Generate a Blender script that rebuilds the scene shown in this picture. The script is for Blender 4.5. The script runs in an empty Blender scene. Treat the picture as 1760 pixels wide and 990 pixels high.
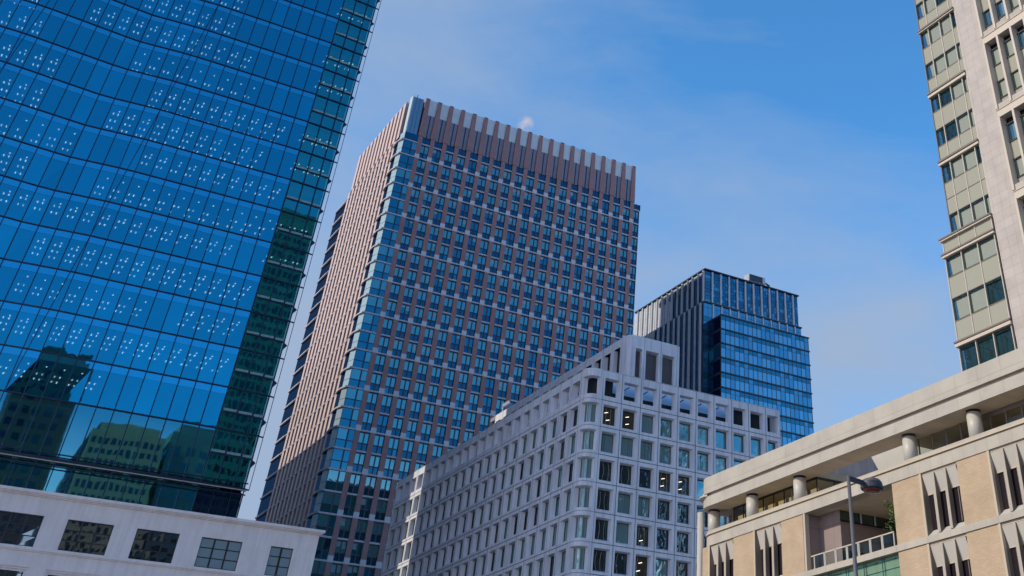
import bpy, math, random
from mathutils import Vector
random.seed(7)
R = math.radians
scn = bpy.context.scene
col = scn.collection

# ------------------------------------------------------------------ camera
cam_d = bpy.data.cameras.new('camera')
cam = bpy.data.objects.new('camera', cam_d)
col.objects.link(cam)
scn.camera = cam
cam.location = (0, 0, 1.6)
cam.rotation_euler = (R(90 + 42.376), 0, R(55.57 - 90))
cam_d.sensor_width = 36
cam_d.lens = 1817.97 * 36 / 1760
cam_d.shift_x = -(1233.0 - 880) / 1760
cam_d.shift_y = -(495 + 146.04) / 1760
cam_d.clip_start = 0.1
cam_d.clip_end = 6000

# ------------------------------------------------------------------ light
SUN_AZ, SUN_EL = R(168), R(33)          # azimuth counted from +X towards +Y
sv = Vector((math.cos(SUN_AZ) * math.cos(SUN_EL), math.sin(SUN_AZ) * math.cos(SUN_EL), math.sin(SUN_EL)))
w = bpy.data.worlds.new('World')
scn.world = w
w.use_nodes = True
nt = w.node_tree
nt.nodes.clear()
out = nt.nodes.new('ShaderNodeOutputWorld')
bg = nt.nodes.new('ShaderNodeBackground')
sky = nt.nodes.new('ShaderNodeTexSky')
sky.sky_type = 'NISHITA'
sky.sun_disc = False
sky.sun_elevation = SUN_EL
sky.sun_rotation = math.pi / 2 - SUN_AZ
sky.air_density = 1.0
sky.dust_density = 0.3
sky.ozone_density = 4.0
bg.inputs['Strength'].default_value = 0.15
tc = nt.nodes.new('ShaderNodeTexCoord')
mp = nt.nodes.new('ShaderNodeMapping')
mp.inputs['Scale'].default_value = (1.0, 1.0, 2.6)
mp.inputs['Rotation'].default_value = (0.3, 0.2, 0.5)
nz = nt.nodes.new('ShaderNodeTexNoise')
nz.inputs['Scale'].default_value = 1.9
nz.inputs['Detail'].default_value = 7
nz.inputs['Roughness'].default_value = 0.55
nz.inputs['Distortion'].default_value = 0.5
mx = nt.nodes.new('ShaderNodeMixRGB')
# thin high cloud is denser towards the left of the street and low down, clear to the east
def node(t, op=None, *vals):
    n_ = nt.nodes.new(t)
    if op: n_.operation = op
    for i_, v_ in enumerate(vals):
        if v_ is not None: n_.inputs[i_].default_value = v_
    return n_
L = nt.links
dotn = node('ShaderNodeVectorMath', 'DOT_PRODUCT', None, (-0.81, 0.68, -1.84))
nsc = node('ShaderNodeMath', 'MULTIPLY_ADD', None, 2.5, 1.19 - 1.25)
add = node('ShaderNodeMath', 'ADD'); add.use_clamp = True
tn = nt.nodes.new('ShaderNodeMixRGB'); tn.blend_type = 'MULTIPLY'; tn.inputs['Fac'].default_value = 1
tn.inputs['Color2'].default_value = (0.39, 0.80, 0.97, 1)
mx.inputs['Color2'].default_value = (1.32, 1.74, 2.45, 1)
L.new(tc.outputs['Generated'], mp.inputs['Vector'])
L.new(mp.outputs['Vector'], nz.inputs['Vector'])
L.new(tc.outputs['Generated'], dotn.inputs[0])
L.new(nz.outputs['Fac'], nsc.inputs[0])
L.new(nsc.outputs[0], add.inputs[0])
L.new(dotn.outputs['Value'], add.inputs[1])
L.new(sky.outputs['Color'], tn.inputs['Color1'])
L.new(tn.outputs['Color'], mx.inputs['Color1'])
L.new(add.outputs[0], mx.inputs['Fac'])
# unseen bright low cloud behind the camera, added to fill the shaded walls
sep = nt.nodes.new('ShaderNodeSeparateXYZ')
L.new(tc.outputs['Generated'], sep.inputs[0])
mz = node('ShaderNodeMapRange', None, None, 0.26, 0.10, 0.0, 1.0)
my = node('ShaderNodeMapRange', None, None, 0.10, -0.35, 0.0, 0.95)
dback = node('ShaderNodeVectorMath', 'DOT_PRODUCT', None, (0.565, 0.825, 0.0))
L.new(tc.outputs['Generated'], dback.inputs[0])
L.new(sep.outputs['Z'], mz.inputs[0]); L.new(dback.outputs['Value'], my.inputs[0])
bk2 = node('ShaderNodeMath', 'MULTIPLY')
L.new(mz.outputs[0], bk2.inputs[0]); L.new(my.outputs[0], bk2.inputs[1])
mx2 = nt.nodes.new('ShaderNodeMixRGB')
mx2.inputs['Color2'].default_value = (9.5, 9.3, 11.0, 1)
L.new(bk2.outputs[0], mx2.inputs['Fac'])
L.new(mx.outputs['Color'], mx2.inputs['Color1'])
# one small isolated puff of cloud over the brown tower
pd = node('ShaderNodeVectorMath', 'DOT_PRODUCT', None, (0.33150, 0.79369, 0.51006))
nz3 = nt.nodes.new('ShaderNodeTexNoise'); nz3.inputs['Scale'].default_value = 120; nz3.inputs['Detail'].default_value = 4
pr_ = node('ShaderNodeMapRange', None, None, math.cos(0.0085), math.cos(0.003), 0.0, 1.0)
ps = node('ShaderNodeMath', 'MULTIPLY'); pm = node('ShaderNodeMapRange', None, None, 0.40, 0.60, 0.2, 0.9)
L.new(tc.outputs['Generated'], pd.inputs[0]); L.new(tc.outputs['Generated'], nz3.inputs['Vector'])
L.new(pd.outputs['Value'], pr_.inputs[0]); L.new(nz3.outputs['Fac'], pm.inputs[0])
L.new(pr_.outputs[0], ps.inputs[0]); L.new(pm.outputs[0], ps.inputs[1])
mx3 = nt.nodes.new('ShaderNodeMixRGB'); mx3.inputs['Color2'].default_value = (2.1, 2.05, 2.4, 1)
L.new(ps.outputs[0], mx3.inputs['Fac']); L.new(mx2.outputs['Color'], mx3.inputs['Color1'])
L.new(mx3.outputs['Color'], bg.inputs['Color'])
L.new(bg.outputs['Background'], out.inputs['Surface'])

sd = bpy.data.lights.new('sun', 'SUN')
sd.energy = 2.1
sd.angle = R(0.5)
sd.color = (1.0, 0.90, 0.74)
so = bpy.data.objects.new('sun', sd)
so.rotation_euler = (-sv).to_track_quat('-Z', 'Y').to_euler()
so.location = (-80, 60, 160)
col.objects.link(so)

scn.view_settings.view_transform = 'Standard'
scn.view_settings.look = 'None'
scn.view_settings.gamma = 1
scn.view_settings.exposure = 0.8
scn.render.engine = 'CYCLES'
scn.render.resolution_x = 1024
scn.render.resolution_y = 576
scn.cycles.max_bounces = 8
scn.cycles.transparent_max_bounces = 10

# ------------------------------------------------------------------ materials
def mat(name, color, rough=0.7, metal=0.0, var=0.0, vscale=0.5, bump=0.0, bscale=8.0, spec=0.4, emit=None, es=1.0,
        streak=0.0):
    m = bpy.data.materials.new(name)
    m.use_nodes = True
    n = m.node_tree
    b = n.nodes['Principled BSDF']
    b.inputs['Base Color'].default_value = (*color, 1)
    b.inputs['Roughness'].default_value = rough
    b.inputs['Metallic'].default_value = metal
    b.inputs['Specular IOR Level'].default_value = spec
    if emit:
        b.inputs['Emission Color'].default_value = (*emit, 1)
        b.inputs['Emission Strength'].default_value = es
    g = n.nodes.new('ShaderNodeNewGeometry')
    if var > 0 or streak > 0:
        t = n.nodes.new('ShaderNodeTexNoise')
        t.inputs['Scale'].default_value = vscale
        t.inputs['Detail'].default_value = 6
        n.links.new(g.outputs['Position'], t.inputs['Vector'])
        r = n.nodes.new('ShaderNodeValToRGB')
        a = [max(0, c * (1 - var)) for c in color]
        z = [min(1, c * (1 + var)) for c in color]
        r.color_ramp.elements[0].position = 0.32
        r.color_ramp.elements[1].position = 0.68
        r.color_ramp.elements[0].color = (*a, 1)
        r.color_ramp.elements[1].color = (*z, 1)
        n.links.new(t.outputs['Fac'], r.inputs['Fac'])
        src = r.outputs['Color']
        if streak > 0:                       # rain streaks: noise stretched along z
            mp = n.nodes.new('ShaderNodeMapping')
            mp.inputs['Scale'].default_value = (2.2, 2.2, 0.18)
            n.links.new(g.outputs['Position'], mp.inputs['Vector'])
            t2 = n.nodes.new('ShaderNodeTexNoise')
            t2.inputs['Scale'].default_value = 1.0
            t2.inputs['Detail'].default_value = 5
            n.links.new(mp.outputs['Vector'], t2.inputs['Vector'])
            r2 = n.nodes.new('ShaderNodeValToRGB')
            r2.color_ramp.elements[0].position = 0.42
            r2.color_ramp.elements[1].position = 0.66
            r2.color_ramp.elements[0].color = (1, 1, 1, 1)
            r2.color_ramp.elements[1].color = (1 - streak, 1 - streak, 1 - streak, 1)
            n.links.new(t2.outputs['Fac'], r2.inputs['Fac'])
            mm = n.nodes.new('ShaderNodeMixRGB'); mm.blend_type = 'MULTIPLY'
            mm.inputs['Fac'].default_value = 1
            n.links.new(src, mm.inputs['Color1'])
            n.links.new(r2.outputs['Color'], mm.inputs['Color2'])
            src = mm.outputs['Color']
        n.links.new(src, b.inputs['Base Color'])
    if bump > 0:
        t = n.nodes.new('ShaderNodeTexNoise')
        t.inputs['Scale'].default_value = bscale
        t.inputs['Detail'].default_value = 4
        n.links.new(g.outputs['Position'], t.inputs['Vector'])
        bp = n.nodes.new('ShaderNodeBump')
        bp.inputs['Strength'].default_value = 1
        bp.inputs['Distance'].default_value = bump
        n.links.new(t.outputs['Fac'], bp.inputs['Height'])
        n.links.new(bp.outputs['Normal'], b.inputs['Normal'])
    return m


def tile_mat(name, color, sx, sz, mortar=0.02, mcol=None, var=0.06, rough=0.7, axis='y', offset=0.5, streak=0.0):
    """stone / brick tiles; axis = the horizontal world axis the wall runs along"""
    m = mat(name, color, rough, var=0.0)
    n = m.node_tree
    b = n.nodes['Principled BSDF']
    g = n.nodes.new('ShaderNodeNewGeometry')
    sp = n.nodes.new('ShaderNodeSeparateXYZ')
    cb = n.nodes.new('ShaderNodeCombineXYZ')
    n.links.new(g.outputs['Position'], sp.inputs[0])
    if axis == 'xy':
        ad = n.nodes.new('ShaderNodeMath'); ad.operation = 'ADD'
        n.links.new(sp.outputs['X'], ad.inputs[0]); n.links.new(sp.outputs['Y'], ad.inputs[1])
        n.links.new(ad.outputs[0], cb.inputs['X'])
    else:
        n.links.new(sp.outputs[axis.upper()], cb.inputs['X'])
    n.links.new(sp.outputs['Z'], cb.inputs['Y'])
    br = n.nodes.new('ShaderNodeTexBrick')
    br.inputs['Scale'].default_value = 1
    br.inputs['Brick Width'].default_value = sx
    br.inputs['Row Height'].default_value = sz
    br.inputs['Mortar Size'].default_value = mortar
    br.inputs['Mortar Smooth'].default_value = 0.2
    br.offset = offset
    mc = mcol or tuple(c * 0.6 for c in color)
    br.inputs['Color1'].default_value = (*[c * (1 - var) for c in color], 1)
    br.inputs['Color2'].default_value = (*[min(1, c * (1 + var)) for c in color], 1)
    br.inputs['Mortar'].default_value = (*mc, 1)
    n.links.new(cb.outputs[0], br.inputs['Vector'])
    t = n.nodes.new('ShaderNodeTexNoise')
    t.inputs['Scale'].default_value = 0.6
    t.inputs['Detail'].default_value = 6
    n.links.new(g.outputs['Position'], t.inputs['Vector'])
    r = n.nodes.new('ShaderNodeMapRange')
    r.inputs['From Min'].default_value = 0.3; r.inputs['From Max'].default_value = 0.7
    r.inputs['To Min'].default_value = 0.90; r.inputs['To Max'].default_value = 1.08
    n.links.new(t.outputs['Fac'], r.inputs['Value'])
    mm = n.nodes.new('ShaderNodeVectorMath'); mm.operation = 'SCALE'
    n.links.new(br.outputs['Color'], mm.inputs[0])
    n.links.new(r.outputs['Result'], mm.inputs['Scale'])
    n.links.new(mm.outputs[0], b.inputs['Base Color'])
    bp = n.nodes.new('ShaderNodeBump')
    bp.inputs['Strength'].default_value = 0.6
    bp.inputs['Distance'].default_value = 0.01
    bp.invert = True
    n.links.new(br.outputs['Fac'], bp.inputs['Height'])
    n.links.new(bp.outputs['Normal'], b.inputs['Normal'])
    return m


def glass(name, tint, back, fac=0.7, trans=False, wave=0.004, wscale=0.5, rough=0.015, pane_var=0.0):
    """coated window glass: tinted mirror over either a see-through tint or a dark room colour"""
    m = bpy.data.materials.new(name)
    m.use_nodes = True
    n = m.node_tree
    n.nodes.clear()
    o = n.nodes.new('ShaderNodeOutputMaterial')
    mix = n.nodes.new('ShaderNodeMixShader')
    gl = n.nodes.new('ShaderNodeBsdfGlossy')
    gl.inputs['Color'].default_value = (*tint, 1)
    gl.inputs['Roughness'].default_value = rough
    if trans:
        bk = n.nodes.new('ShaderNodeBsdfTransparent')
    else:
        bk = n.nodes.new('ShaderNodeBsdfDiffuse')
    bk.inputs['Color'].default_value = (*back, 1)
    lw = n.nodes.new('ShaderNodeLayerWeight')
    lw.inputs['Blend'].default_value = 0.35
    r = n.nodes.new('ShaderNodeMapRange')
    r.inputs['To Min'].default_value = fac * 0.85
    r.inputs['To Max'].default_value = min(1, fac * 1.25)
    n.links.new(lw.outputs['Facing'], r.inputs['Value'])
    n.links.new(r.outputs['Result'], mix.inputs['Fac'])
    n.links.new(bk.outputs[0], mix.inputs[1])
    n.links.new(gl.outputs[0], mix.inputs[2])
    n.links.new(mix.outputs[0], o.inputs['Surface'])
    g = n.nodes.new('ShaderNodeNewGeometry')
    t = n.nodes.new('ShaderNodeTexNoise')
    t.inputs['Scale'].default_value = wscale
    t.inputs['Detail'].default_value = 2
    n.links.new(g.outputs['Position'], t.inputs['Vector'])
    bp = n.nodes.new('ShaderNodeBump')
    bp.inputs['Strength'].default_value = 1
    bp.inputs['Distance'].default_value = wave
    n.links.new(t.outputs['Fac'], bp.inputs['Height'])
    n.links.new(bp.outputs['Normal'], gl.inputs['Normal'])
    return m


M = {}
M['concrete'] = mat('pale_concrete', (0.67, 0.67, 0.72), 0.8, var=0.06, vscale=0.35, streak=0.20)
M['joint'] = mat('joint_dark', (0.16, 0.16, 0.18), 0.9)
M['plaster'] = mat('white_plaster', (0.68, 0.62, 0.61), 0.85, streak=0.10, var=0.05, vscale=0.7, bump=0.02, bscale=3.0)
M['black_metal'] = mat('black_metal', (0.012, 0.014, 0.02), 0.45)
M['dark_room'] = mat('dark_room', (0.03, 0.035, 0.04), 0.9)
M['brick_pier'] = mat('brown_terracotta', (0.27, 0.150, 0.150), 0.75, var=0.08, vscale=0.8)
M['pink_fin'] = mat('pink_terracotta', (0.56, 0.42, 0.39), 0.7, var=0.05)
M['light_block'] = mat('light_stone', (0.50, 0.49, 0.52), 0.7, var=0.05)
M['ledge'] = mat('ledge_metal', (0.42, 0.39, 0.42), 0.6)
M['pale_panel'] = mat('pale_panel', (0.46, 0.52, 0.56), 0.5, var=0.06)
M['louvre'] = tile_mat('louvre_grille', (0.27, 0.29, 0.36), 0.45, 0.30, 0.07, (0.12, 0.13, 0.18), axis='xy', offset=0.5)
M['blue_metal'] = mat('blue_metal', (0.012, 0.025, 0.05), 0.4)
M['a_frame'] = mat('navy_mullion', (0.008, 0.018, 0.045), 0.35, metal=0.3)
M['grey_fin'] = mat('grey_fin', (0.40, 0.42, 0.47), 0.6, var=0.05)
M['f_louvre'] = tile_mat('grey_louvre', (0.55, 0.56, 0.60), 3.0, 0.5, 0.05, axis='y', offset=0)
M['stone'] = tile_mat('beige_granite', (0.42, 0.37, 0.34), 1.1, 0.95, 0.012, axis='y', var=0.035, offset=0)
M['fascia'] = tile_mat('beige_fascia', (0.40, 0.365, 0.315), 2.44, 3.0, 0.02, (0.30, 0.265, 0.225), axis='xy', var=0.02, offset=0)
M['band'] = tile_mat('beige_band', (0.40, 0.36, 0.305), 1.22, 3.0, 0.012, (0.28, 0.24, 0.20), axis='xy', var=0.03, offset=0)
M['brick'] = tile_mat('buff_brick', (0.44, 0.325, 0.215), 0.48, 0.12, 0.012, (0.35, 0.255, 0.17), axis='y', var=0.05)
M['hood'] = mat('pale_hood', (0.45, 0.42, 0.37), 0.65, var=0.03)
M['fin'] = mat('beige_fin', (0.38, 0.33, 0.275), 0.6, var=0.04)
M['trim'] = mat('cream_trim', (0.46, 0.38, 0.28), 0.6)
M['soffit'] = tile_mat('soffit_panel', (0.58, 0.48, 0.37), 1.22, 1.2, 0.015, axis='y', offset=0)
M['column'] = mat('steel_column', (0.44, 0.41, 0.36), 0.45, metal=0.0)
M['grey_wall'] = tile_mat('grey_panel', (0.40, 0.365, 0.37), 0.9, 6, 0.02, axis='xy', offset=0)
M['brown_wall'] = tile_mat('brown_panel', (0.24, 0.185, 0.17), 2.4, 6, 0.02, axis='xy', offset=0)
M['d_frame'] = mat('bronze_mullion', (0.16, 0.13, 0.115), 0.5)
M['d_light'] = mat('pale_mullion', (0.50, 0.43, 0.36), 0.5)
M['asphalt'] = mat('asphalt', (0.05, 0.05, 0.052), 0.9, var=0.15, vscale=2)
M['paving'] = mat('paving', (0.28, 0.27, 0.26), 0.85, var=0.08)
M['kerb'] = mat('kerb_stone', (0.35, 0.34, 0.33), 0.85)
M['roof'] = mat('roof_grey', (0.25, 0.25, 0.26), 0.9)
M['curtain'] = mat('glowing_amber', (0.40, 0.28, 0.11), 0.9, emit=(0.80, 0.55, 0.22), es=0.32, var=0.2, vscale=3)  # glow put into the material in place of room lamps
M['lamp_on'] = mat('lamp_on', (0.9, 0.9, 0.9), emit=(1.0, 0.93, 0.88), es=1.7)
M['lamp_dim'] = mat('lamp_dim', (0.9, 0.9, 0.9), emit=(0.95, 0.95, 0.95), es=1.1)
M['lamp_warm'] = mat('lamp_warm', (0.9, 0.85, 0.7), emit=(1.0, 0.80, 0.58), es=1.2)
M['ceiling'] = mat('office_ceiling', (0.22, 0.40, 0.46), 0.9)
M['slab'] = mat('slab_edge', (0.20, 0.33, 0.37), 0.7)
# glass
M['ga'] = glass('blue_glass', (0.03, 0.40, 0.56), (0.30, 0.50, 0.60), 0.76, trans=True, wave=0.006, wscale=0.35)
M['ga_sp'] = glass('blue_spandrel_glass', (0.05, 0.45, 0.68), (0.02, 0.16, 0.24), 0.80, wave=0.005, wscale=0.35)
M['gbay'] = glass('teal_glass', (0.06, 0.46, 0.50), (0.28, 0.60, 0.58), 0.64, trans=True, wave=0.004, wscale=0.4)
M['glow'] = glass('lobby_glass', (0.13, 0.46, 0.56), (0.20, 0.50, 0.46), 0.66, trans=True, wave=0.008, wscale=0.16)
M['gb1'] = glass('window_glass_light', (0.19, 0.43, 0.45), (0.05, 0.15, 0.19), 0.72, wave=0.004)
M['gb2'] = glass('window_glass_blue', (0.05, 0.27, 0.38), (0.01, 0.04, 0.06), 0.72, wave=0.004)
M['gb3'] = glass('window_glass_dark', (0.03, 0.15, 0.24), (0.01, 0.03, 0.05), 0.7, wave=0.004)
M['gbs'] = glass('sky_corner_glass', (0.60, 0.78, 0.80), (0.45, 0.58, 0.62), 0.45, wave=0.002)
M['gbd'] = glass('navy_glass', (0.03, 0.08, 0.16), (0.01, 0.015, 0.03), 0.6, wave=0.003)
M['grey_dark'] = mat('dark_grey_cladding', (0.12, 0.12, 0.12), 0.7, var=.1)
M['louvre_dark'] = tile_mat('penthouse_louvre', (0.115, 0.11, 0.12), 3.0, .22, .05, axis='xy', offset=0)
M['gblind'] = glass('blind_behind_glass', (0.22, 0.42, 0.45), (0.22, 0.36, 0.40), 0.45)
M['ga2'] = glass('blue_glass_light', (0.03, 0.43, 0.60), (0.30, 0.50, 0.60), 0.80, trans=True, wave=0.012, wscale=0.35)
M['bay_strip'] = mat('teal_grey_spandrel', (0.16, 0.26, 0.28), 0.6, var=.15, vscale=2)
M['gcrown'] = glass('crown_corner_glass', (0.25, 0.38, 0.42), (0.14, 0.22, 0.32), 0.5, wave=0.003)
M['gf1'] = glass('tower_glass_light', (0.24, 0.44, 0.55), (0.10, 0.22, 0.34), 0.75, wave=0.004)
M['gf2'] = glass('tower_glass_mid', (0.16, 0.36, 0.48), (0.05, 0.16, 0.24), 0.75, wave=0.004)
M['gft'] = glass('tower_spandrel', (0.05, 0.24, 0.32), (0.03, 0.10, 0.13), 0.7, wave=0.004)
M['gfc'] = glass('tower_crown_glass', (0.05, 0.20, 0.30), (0.02, 0.06, 0.1), 0.7, wave=0.004)
M['gc_t'] = glass('curtained_glass', (0.32, 0.46, 0.44), (0.19, 0.30, 0.30), 0.40, wave=0.05, wscale=0.9)
M['gc_b'] = glass('sky_glass', (0.22, 0.42, 0.44), (0.10, 0.24, 0.27), 0.60, wave=0.03, wscale=0.6)
M['gsky'] = mat('sky_tone_panel', (0.50, 0.56, 0.66), 0.6)
M['gc_d'] = glass('dark_glass', (0.14, 0.21, 0.23), (0.035, 0.042, 0.042), 0.45, wave=0.06, wscale=0.9)
M['gc_a'] = glass('lit_office_glass', (0.10, 0.16, 0.18), (0.085, 0.066, 0.036), 0.40, wave=0.05, wscale=0.9)
M['gc_tr'] = glass('curtain_edge', (0.3, 0.3, 0.25), (0.45, 0.38, 0.28), 0.3)
M['ge'] = glass('old_window_glass', (0.30, 0.38, 0.42), (0.025, 0.025, 0.03), 0.55, wave=0.0015, wscale=0.5)
M['ge_f'] = glass('frosted_pane', (0.30, 0.40, 0.45), (0.22, 0.28, 0.31), 0.35, wave=0.004, rough=0.25)
M['gd'] = glass('green_glass', (0.30, 0.38, 0.34), (0.36, 0.38, 0.31), 0.30, wave=0.003)
M['gd_sp'] = glass('green_grey_panel', (0.22, 0.25, 0.22), (0.385, 0.375, 0.30), 0.18, wave=0.002, rough=0.12)
M['gd_dk'] = glass('dark_green_glass', (0.26, 0.36, 0.34), (0.03, 0.05, 0.045), 0.5, wave=0.005)
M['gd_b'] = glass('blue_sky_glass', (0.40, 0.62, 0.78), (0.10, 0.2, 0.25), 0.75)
M['gg'] = glass('smoked_glass', (0.14, 0.16, 0.18), (0.03, 0.022, 0.026), 0.4, wave=0.01)
M['ggl'] = glass('clear_glass', (0.25, 0.30, 0.30), (0.75, 0.8, 0.75), 0.20, trans=True)
M['green_wall'] = glass('green_glass_wall', (0.28, 0.42, 0.34), (0.20, 0.30, 0.19), 0.3, wave=0.003)
M['lamp_grey'] = mat('lamp_grey', (0.045, 0.045, 0.06), 0.5, var=0.2, vscale=6)
M['lamp_top'] = mat('lamp_top_paint', (0.10, 0.095, 0.09), 0.5, var=0.25, vscale=9)
M['lamp_lens'] = mat('lamp_lens_amber', (0.22, 0.05, 0.035), 0.25)
M['fin_shade'] = mat('shaded_fin', (0.17, 0.125, 0.09), 0.6, var=0.05)  # shade on fin sides and jambs put into a darker brown
M['green_tower'] = mat('dark_green_cladding', (0.16, 0.28, 0.28), 0.7)
M['beige_tower'] = mat('tan_cladding', (0.50, 0.43, 0.30), 0.8, var=.1)
M['pole'] = mat('pole_grey', (0.13, 0.12, 0.12), 0.45, metal=0.2)
M['leaf'] = mat('leaf_green', (0.10, 0.16, 0.035), 0.6, var=0.5, vscale=3)
M['bark'] = mat('bark', (0.08, 0.06, 0.045), 0.9)


# ------------------------------------------------------------------ mesh helpers
class MB:
    def __init__(s):
        s.v = []; s.f = []; s.m = []; s.mats = []

    def _mi(s, m):
        if m not in s.mats:
            s.mats.append(m)
        return s.mats.index(m)

    def poly(s, pts, m):
        i = len(s.v)
        s.v += [tuple(p) for p in pts]
        s.f.append(tuple(range(i, i + len(pts))))
        s.m.append(s._mi(m))

    def box(s, x0, x1, y0, y1, z0, z1, m):
        i = len(s.v)
        s.v += [(x0, y0, z0), (x1, y0, z0), (x1, y1, z0), (x0, y1, z0), (x0, y0, z1), (x1, y0, z1), (x1, y1, z1), (x0, y1, z1)]
        k = s._mi(m)
        for q in ((0, 3, 2, 1), (4, 5, 6, 7), (0, 1, 5, 4), (1, 2, 6, 5), (2, 3, 7, 6), (3, 0, 4, 7)):
            s.f.append(tuple(i + a for a in q)); s.m.append(k)

    def bar(s, a, b, wdt, dep, m, up=(0, -1, 0)):
        """square bar from a to b; dep measured along up"""
        a = Vector(a); b = Vector(b); d = (b - a).normalized(); u = Vector(up)
        u = (u - d * u.dot(d)).normalized(); r = d.cross(u)
        i = len(s.v); k = s._mi(m)
        for p in (a, b):
            for sx, sy in ((-1, -1), (1, -1), (1, 1), (-1, 1)):
                s.v.append(tuple(p + r * sx * wdt / 2 + u * sy * dep / 2))
        for q in ((0, 1, 2, 3), (7, 6, 5, 4), (0, 4, 5, 1), (1, 5, 6, 2), (2, 6, 7, 3), (3, 7, 4, 0)):
            s.f.append(tuple(i + x for x in q)); s.m.append(k)

    def prism(s, pl, z0, z1, m, cap=True):
        """closed plan polygon extruded in z"""
        n = len(pl); i = len(s.v); k = s._mi(m)
        s.v += [(x, y, z0) for x, y in pl] + [(x, y, z1) for x, y in pl]
        for j in range(n):
            s.f.append((i + j, i + (j + 1) % n, i + n + (j + 1) % n, i + n + j)); s.m.append(k)
        if cap:
            s.f.append(tuple(i + n - 1 - j for j in range(n))); s.m.append(k)
            s.f.append(tuple(i + n + j for j in range(n))); s.m.append(k)

    def cyl(s, x, y, r0, r1, z0, z1, m, n=24):
        i = len(s.v); k = s._mi(m)
        for r, z in ((r0, z0), (r1, z1)):
            s.v += [(x + r * math.cos(2 * math.pi * j / n), y + r * math.sin(2 * math.pi * j / n), z) for j in range(n)]
        for j in range(n):
            s.f.append((i + j, i + (j + 1) % n, i + n + (j + 1) % n, i + n + j)); s.m.append(k)
        s.f.append(tuple(i + n - 1 - j for j in range(n))); s.m.append(k)
        s.f.append(tuple(i + n + j for j in range(n))); s.m.append(k)

    def build(s, name, parent=None, smooth=False, off=(0, 0, 0)):
        me = bpy.data.meshes.new(name)
        if parent is not None:
            off = OFF[parent.name]
        me.from_pydata([(x - off[0], y - off[1], z - off[2]) for x, y, z in s.v], [], s.f)
        for mt in s.mats:
            me.materials.append(M[mt])
        me.polygons.foreach_set('material_index', s.m)
        if smooth:
            me.polygons.foreach_set('use_smooth', [True] * len(s.f))
        me.update()
        o = bpy.data.objects.new(name, me)
        col.objects.link(o)
        if parent is not None:
            o.parent = parent
            OFF[o.name] = off
        else:
            o.location = off
            OFF[o.name] = off
        return o

    def add(s, o):
        i = len(s.v)
        s.v += o.v
        for f, mi in zip(o.f, o.m):
            s.f.append(tuple(i + a for a in f)); s.m.append(s._mi(o.mats[mi]))


OFF = {}


def thing(name, label, cat, loc, group=None):
    o = bpy.data.objects.new(name, None)
    o.empty_display_size = 1
    col.objects.link(o)
    o.location = loc
    OFF[o.name] = tuple(loc)
    o['label'] = label; o['category'] = cat
    if group:
        o['group'] = group
    return o


def struct(name, mb, kind='structure'):
    o = mb.build(name)
    o['kind'] = kind
    return o


def many(name, items, root, limit=100):
    """items: (nearness, MB). The ones that show largest become parts, the rest one part marked stuff"""
    items = sorted(items, key=lambda t: t[0])
    for d, mb in items[:limit]:
        mb.build(name, root)
    if len(items) > limit:
        r = MB()
        for d, mb in items[limit:]:
            r.add(mb)
        r.build(name, root)['kind'] = 'stuff'


def offscreen(x, y, z):
    v = Vector((x, y, z - 1.6))
    th = R(42.376); a = R(55.57)
    fw = Vector((math.cos(a) * math.cos(th), math.sin(a) * math.cos(th), math.sin(th)))
    rt = Vector((math.sin(a), -math.cos(a), 0)); up = rt.cross(fw)
    q = v.dot(fw)
    px = 1233 + 1817.97 * v.dot(rt) / q; py = -146.04 - 1817.97 * v.dot(up) / q
    return not (-40 < px < 1800 and -60 < py < 1050)


# ------------------------------------------------------------------ ground
g = MB(); g.box(-3000, 3000, -3000, 3000, -2, 0, 'paving'); struct('ground', g)
g = MB()
for a in ((42.5, 62, -600, 1200),):
    g.poly([(a[0], a[2], .004), (a[1], a[2], .004), (a[1], a[3], .004), (a[0], a[3], .004)], 'asphalt')
g.poly([(-600, -12, .008), (900, -12, .008), (900, 32, .008), (-600, 32, .008)], 'asphalt')
struct('road', g)
g = MB()
for x in (42.3, 62.0):
    g.box(x, x + .2, 34, 600, 0, .13, 'kerb')
struct('kerb', g)


# ================================================================== A: blue glass tower
YA = 150.0
FLOOR = 4.83
ZF = [42.92 + FLOOR * k for k in range(33)]         # floor lines, up to 197 m
XR = 27.67
PM = 1.973


def foldd(x, z):
    """how far the folded curtain wall stands in front (-) or behind (+) its nominal plane"""
    xf = 4.2 + (z - 45) * 0.102           # right-hand crease, leaning to the right going up
    xv = -1.6 + (z - 60) * 0.105          # valley
    xl = -13.6 + (z - 60) * 0.09
    if x >= xf: return 0.0
    if x >= xv: return 0.10 * (xf - x)
    if x >= xl: return 0.10 * (xf - xv) - 0.105 * (xv - x)
    return 0.10 * (xf - xv) - 0.105 * (xv - xl)


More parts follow.
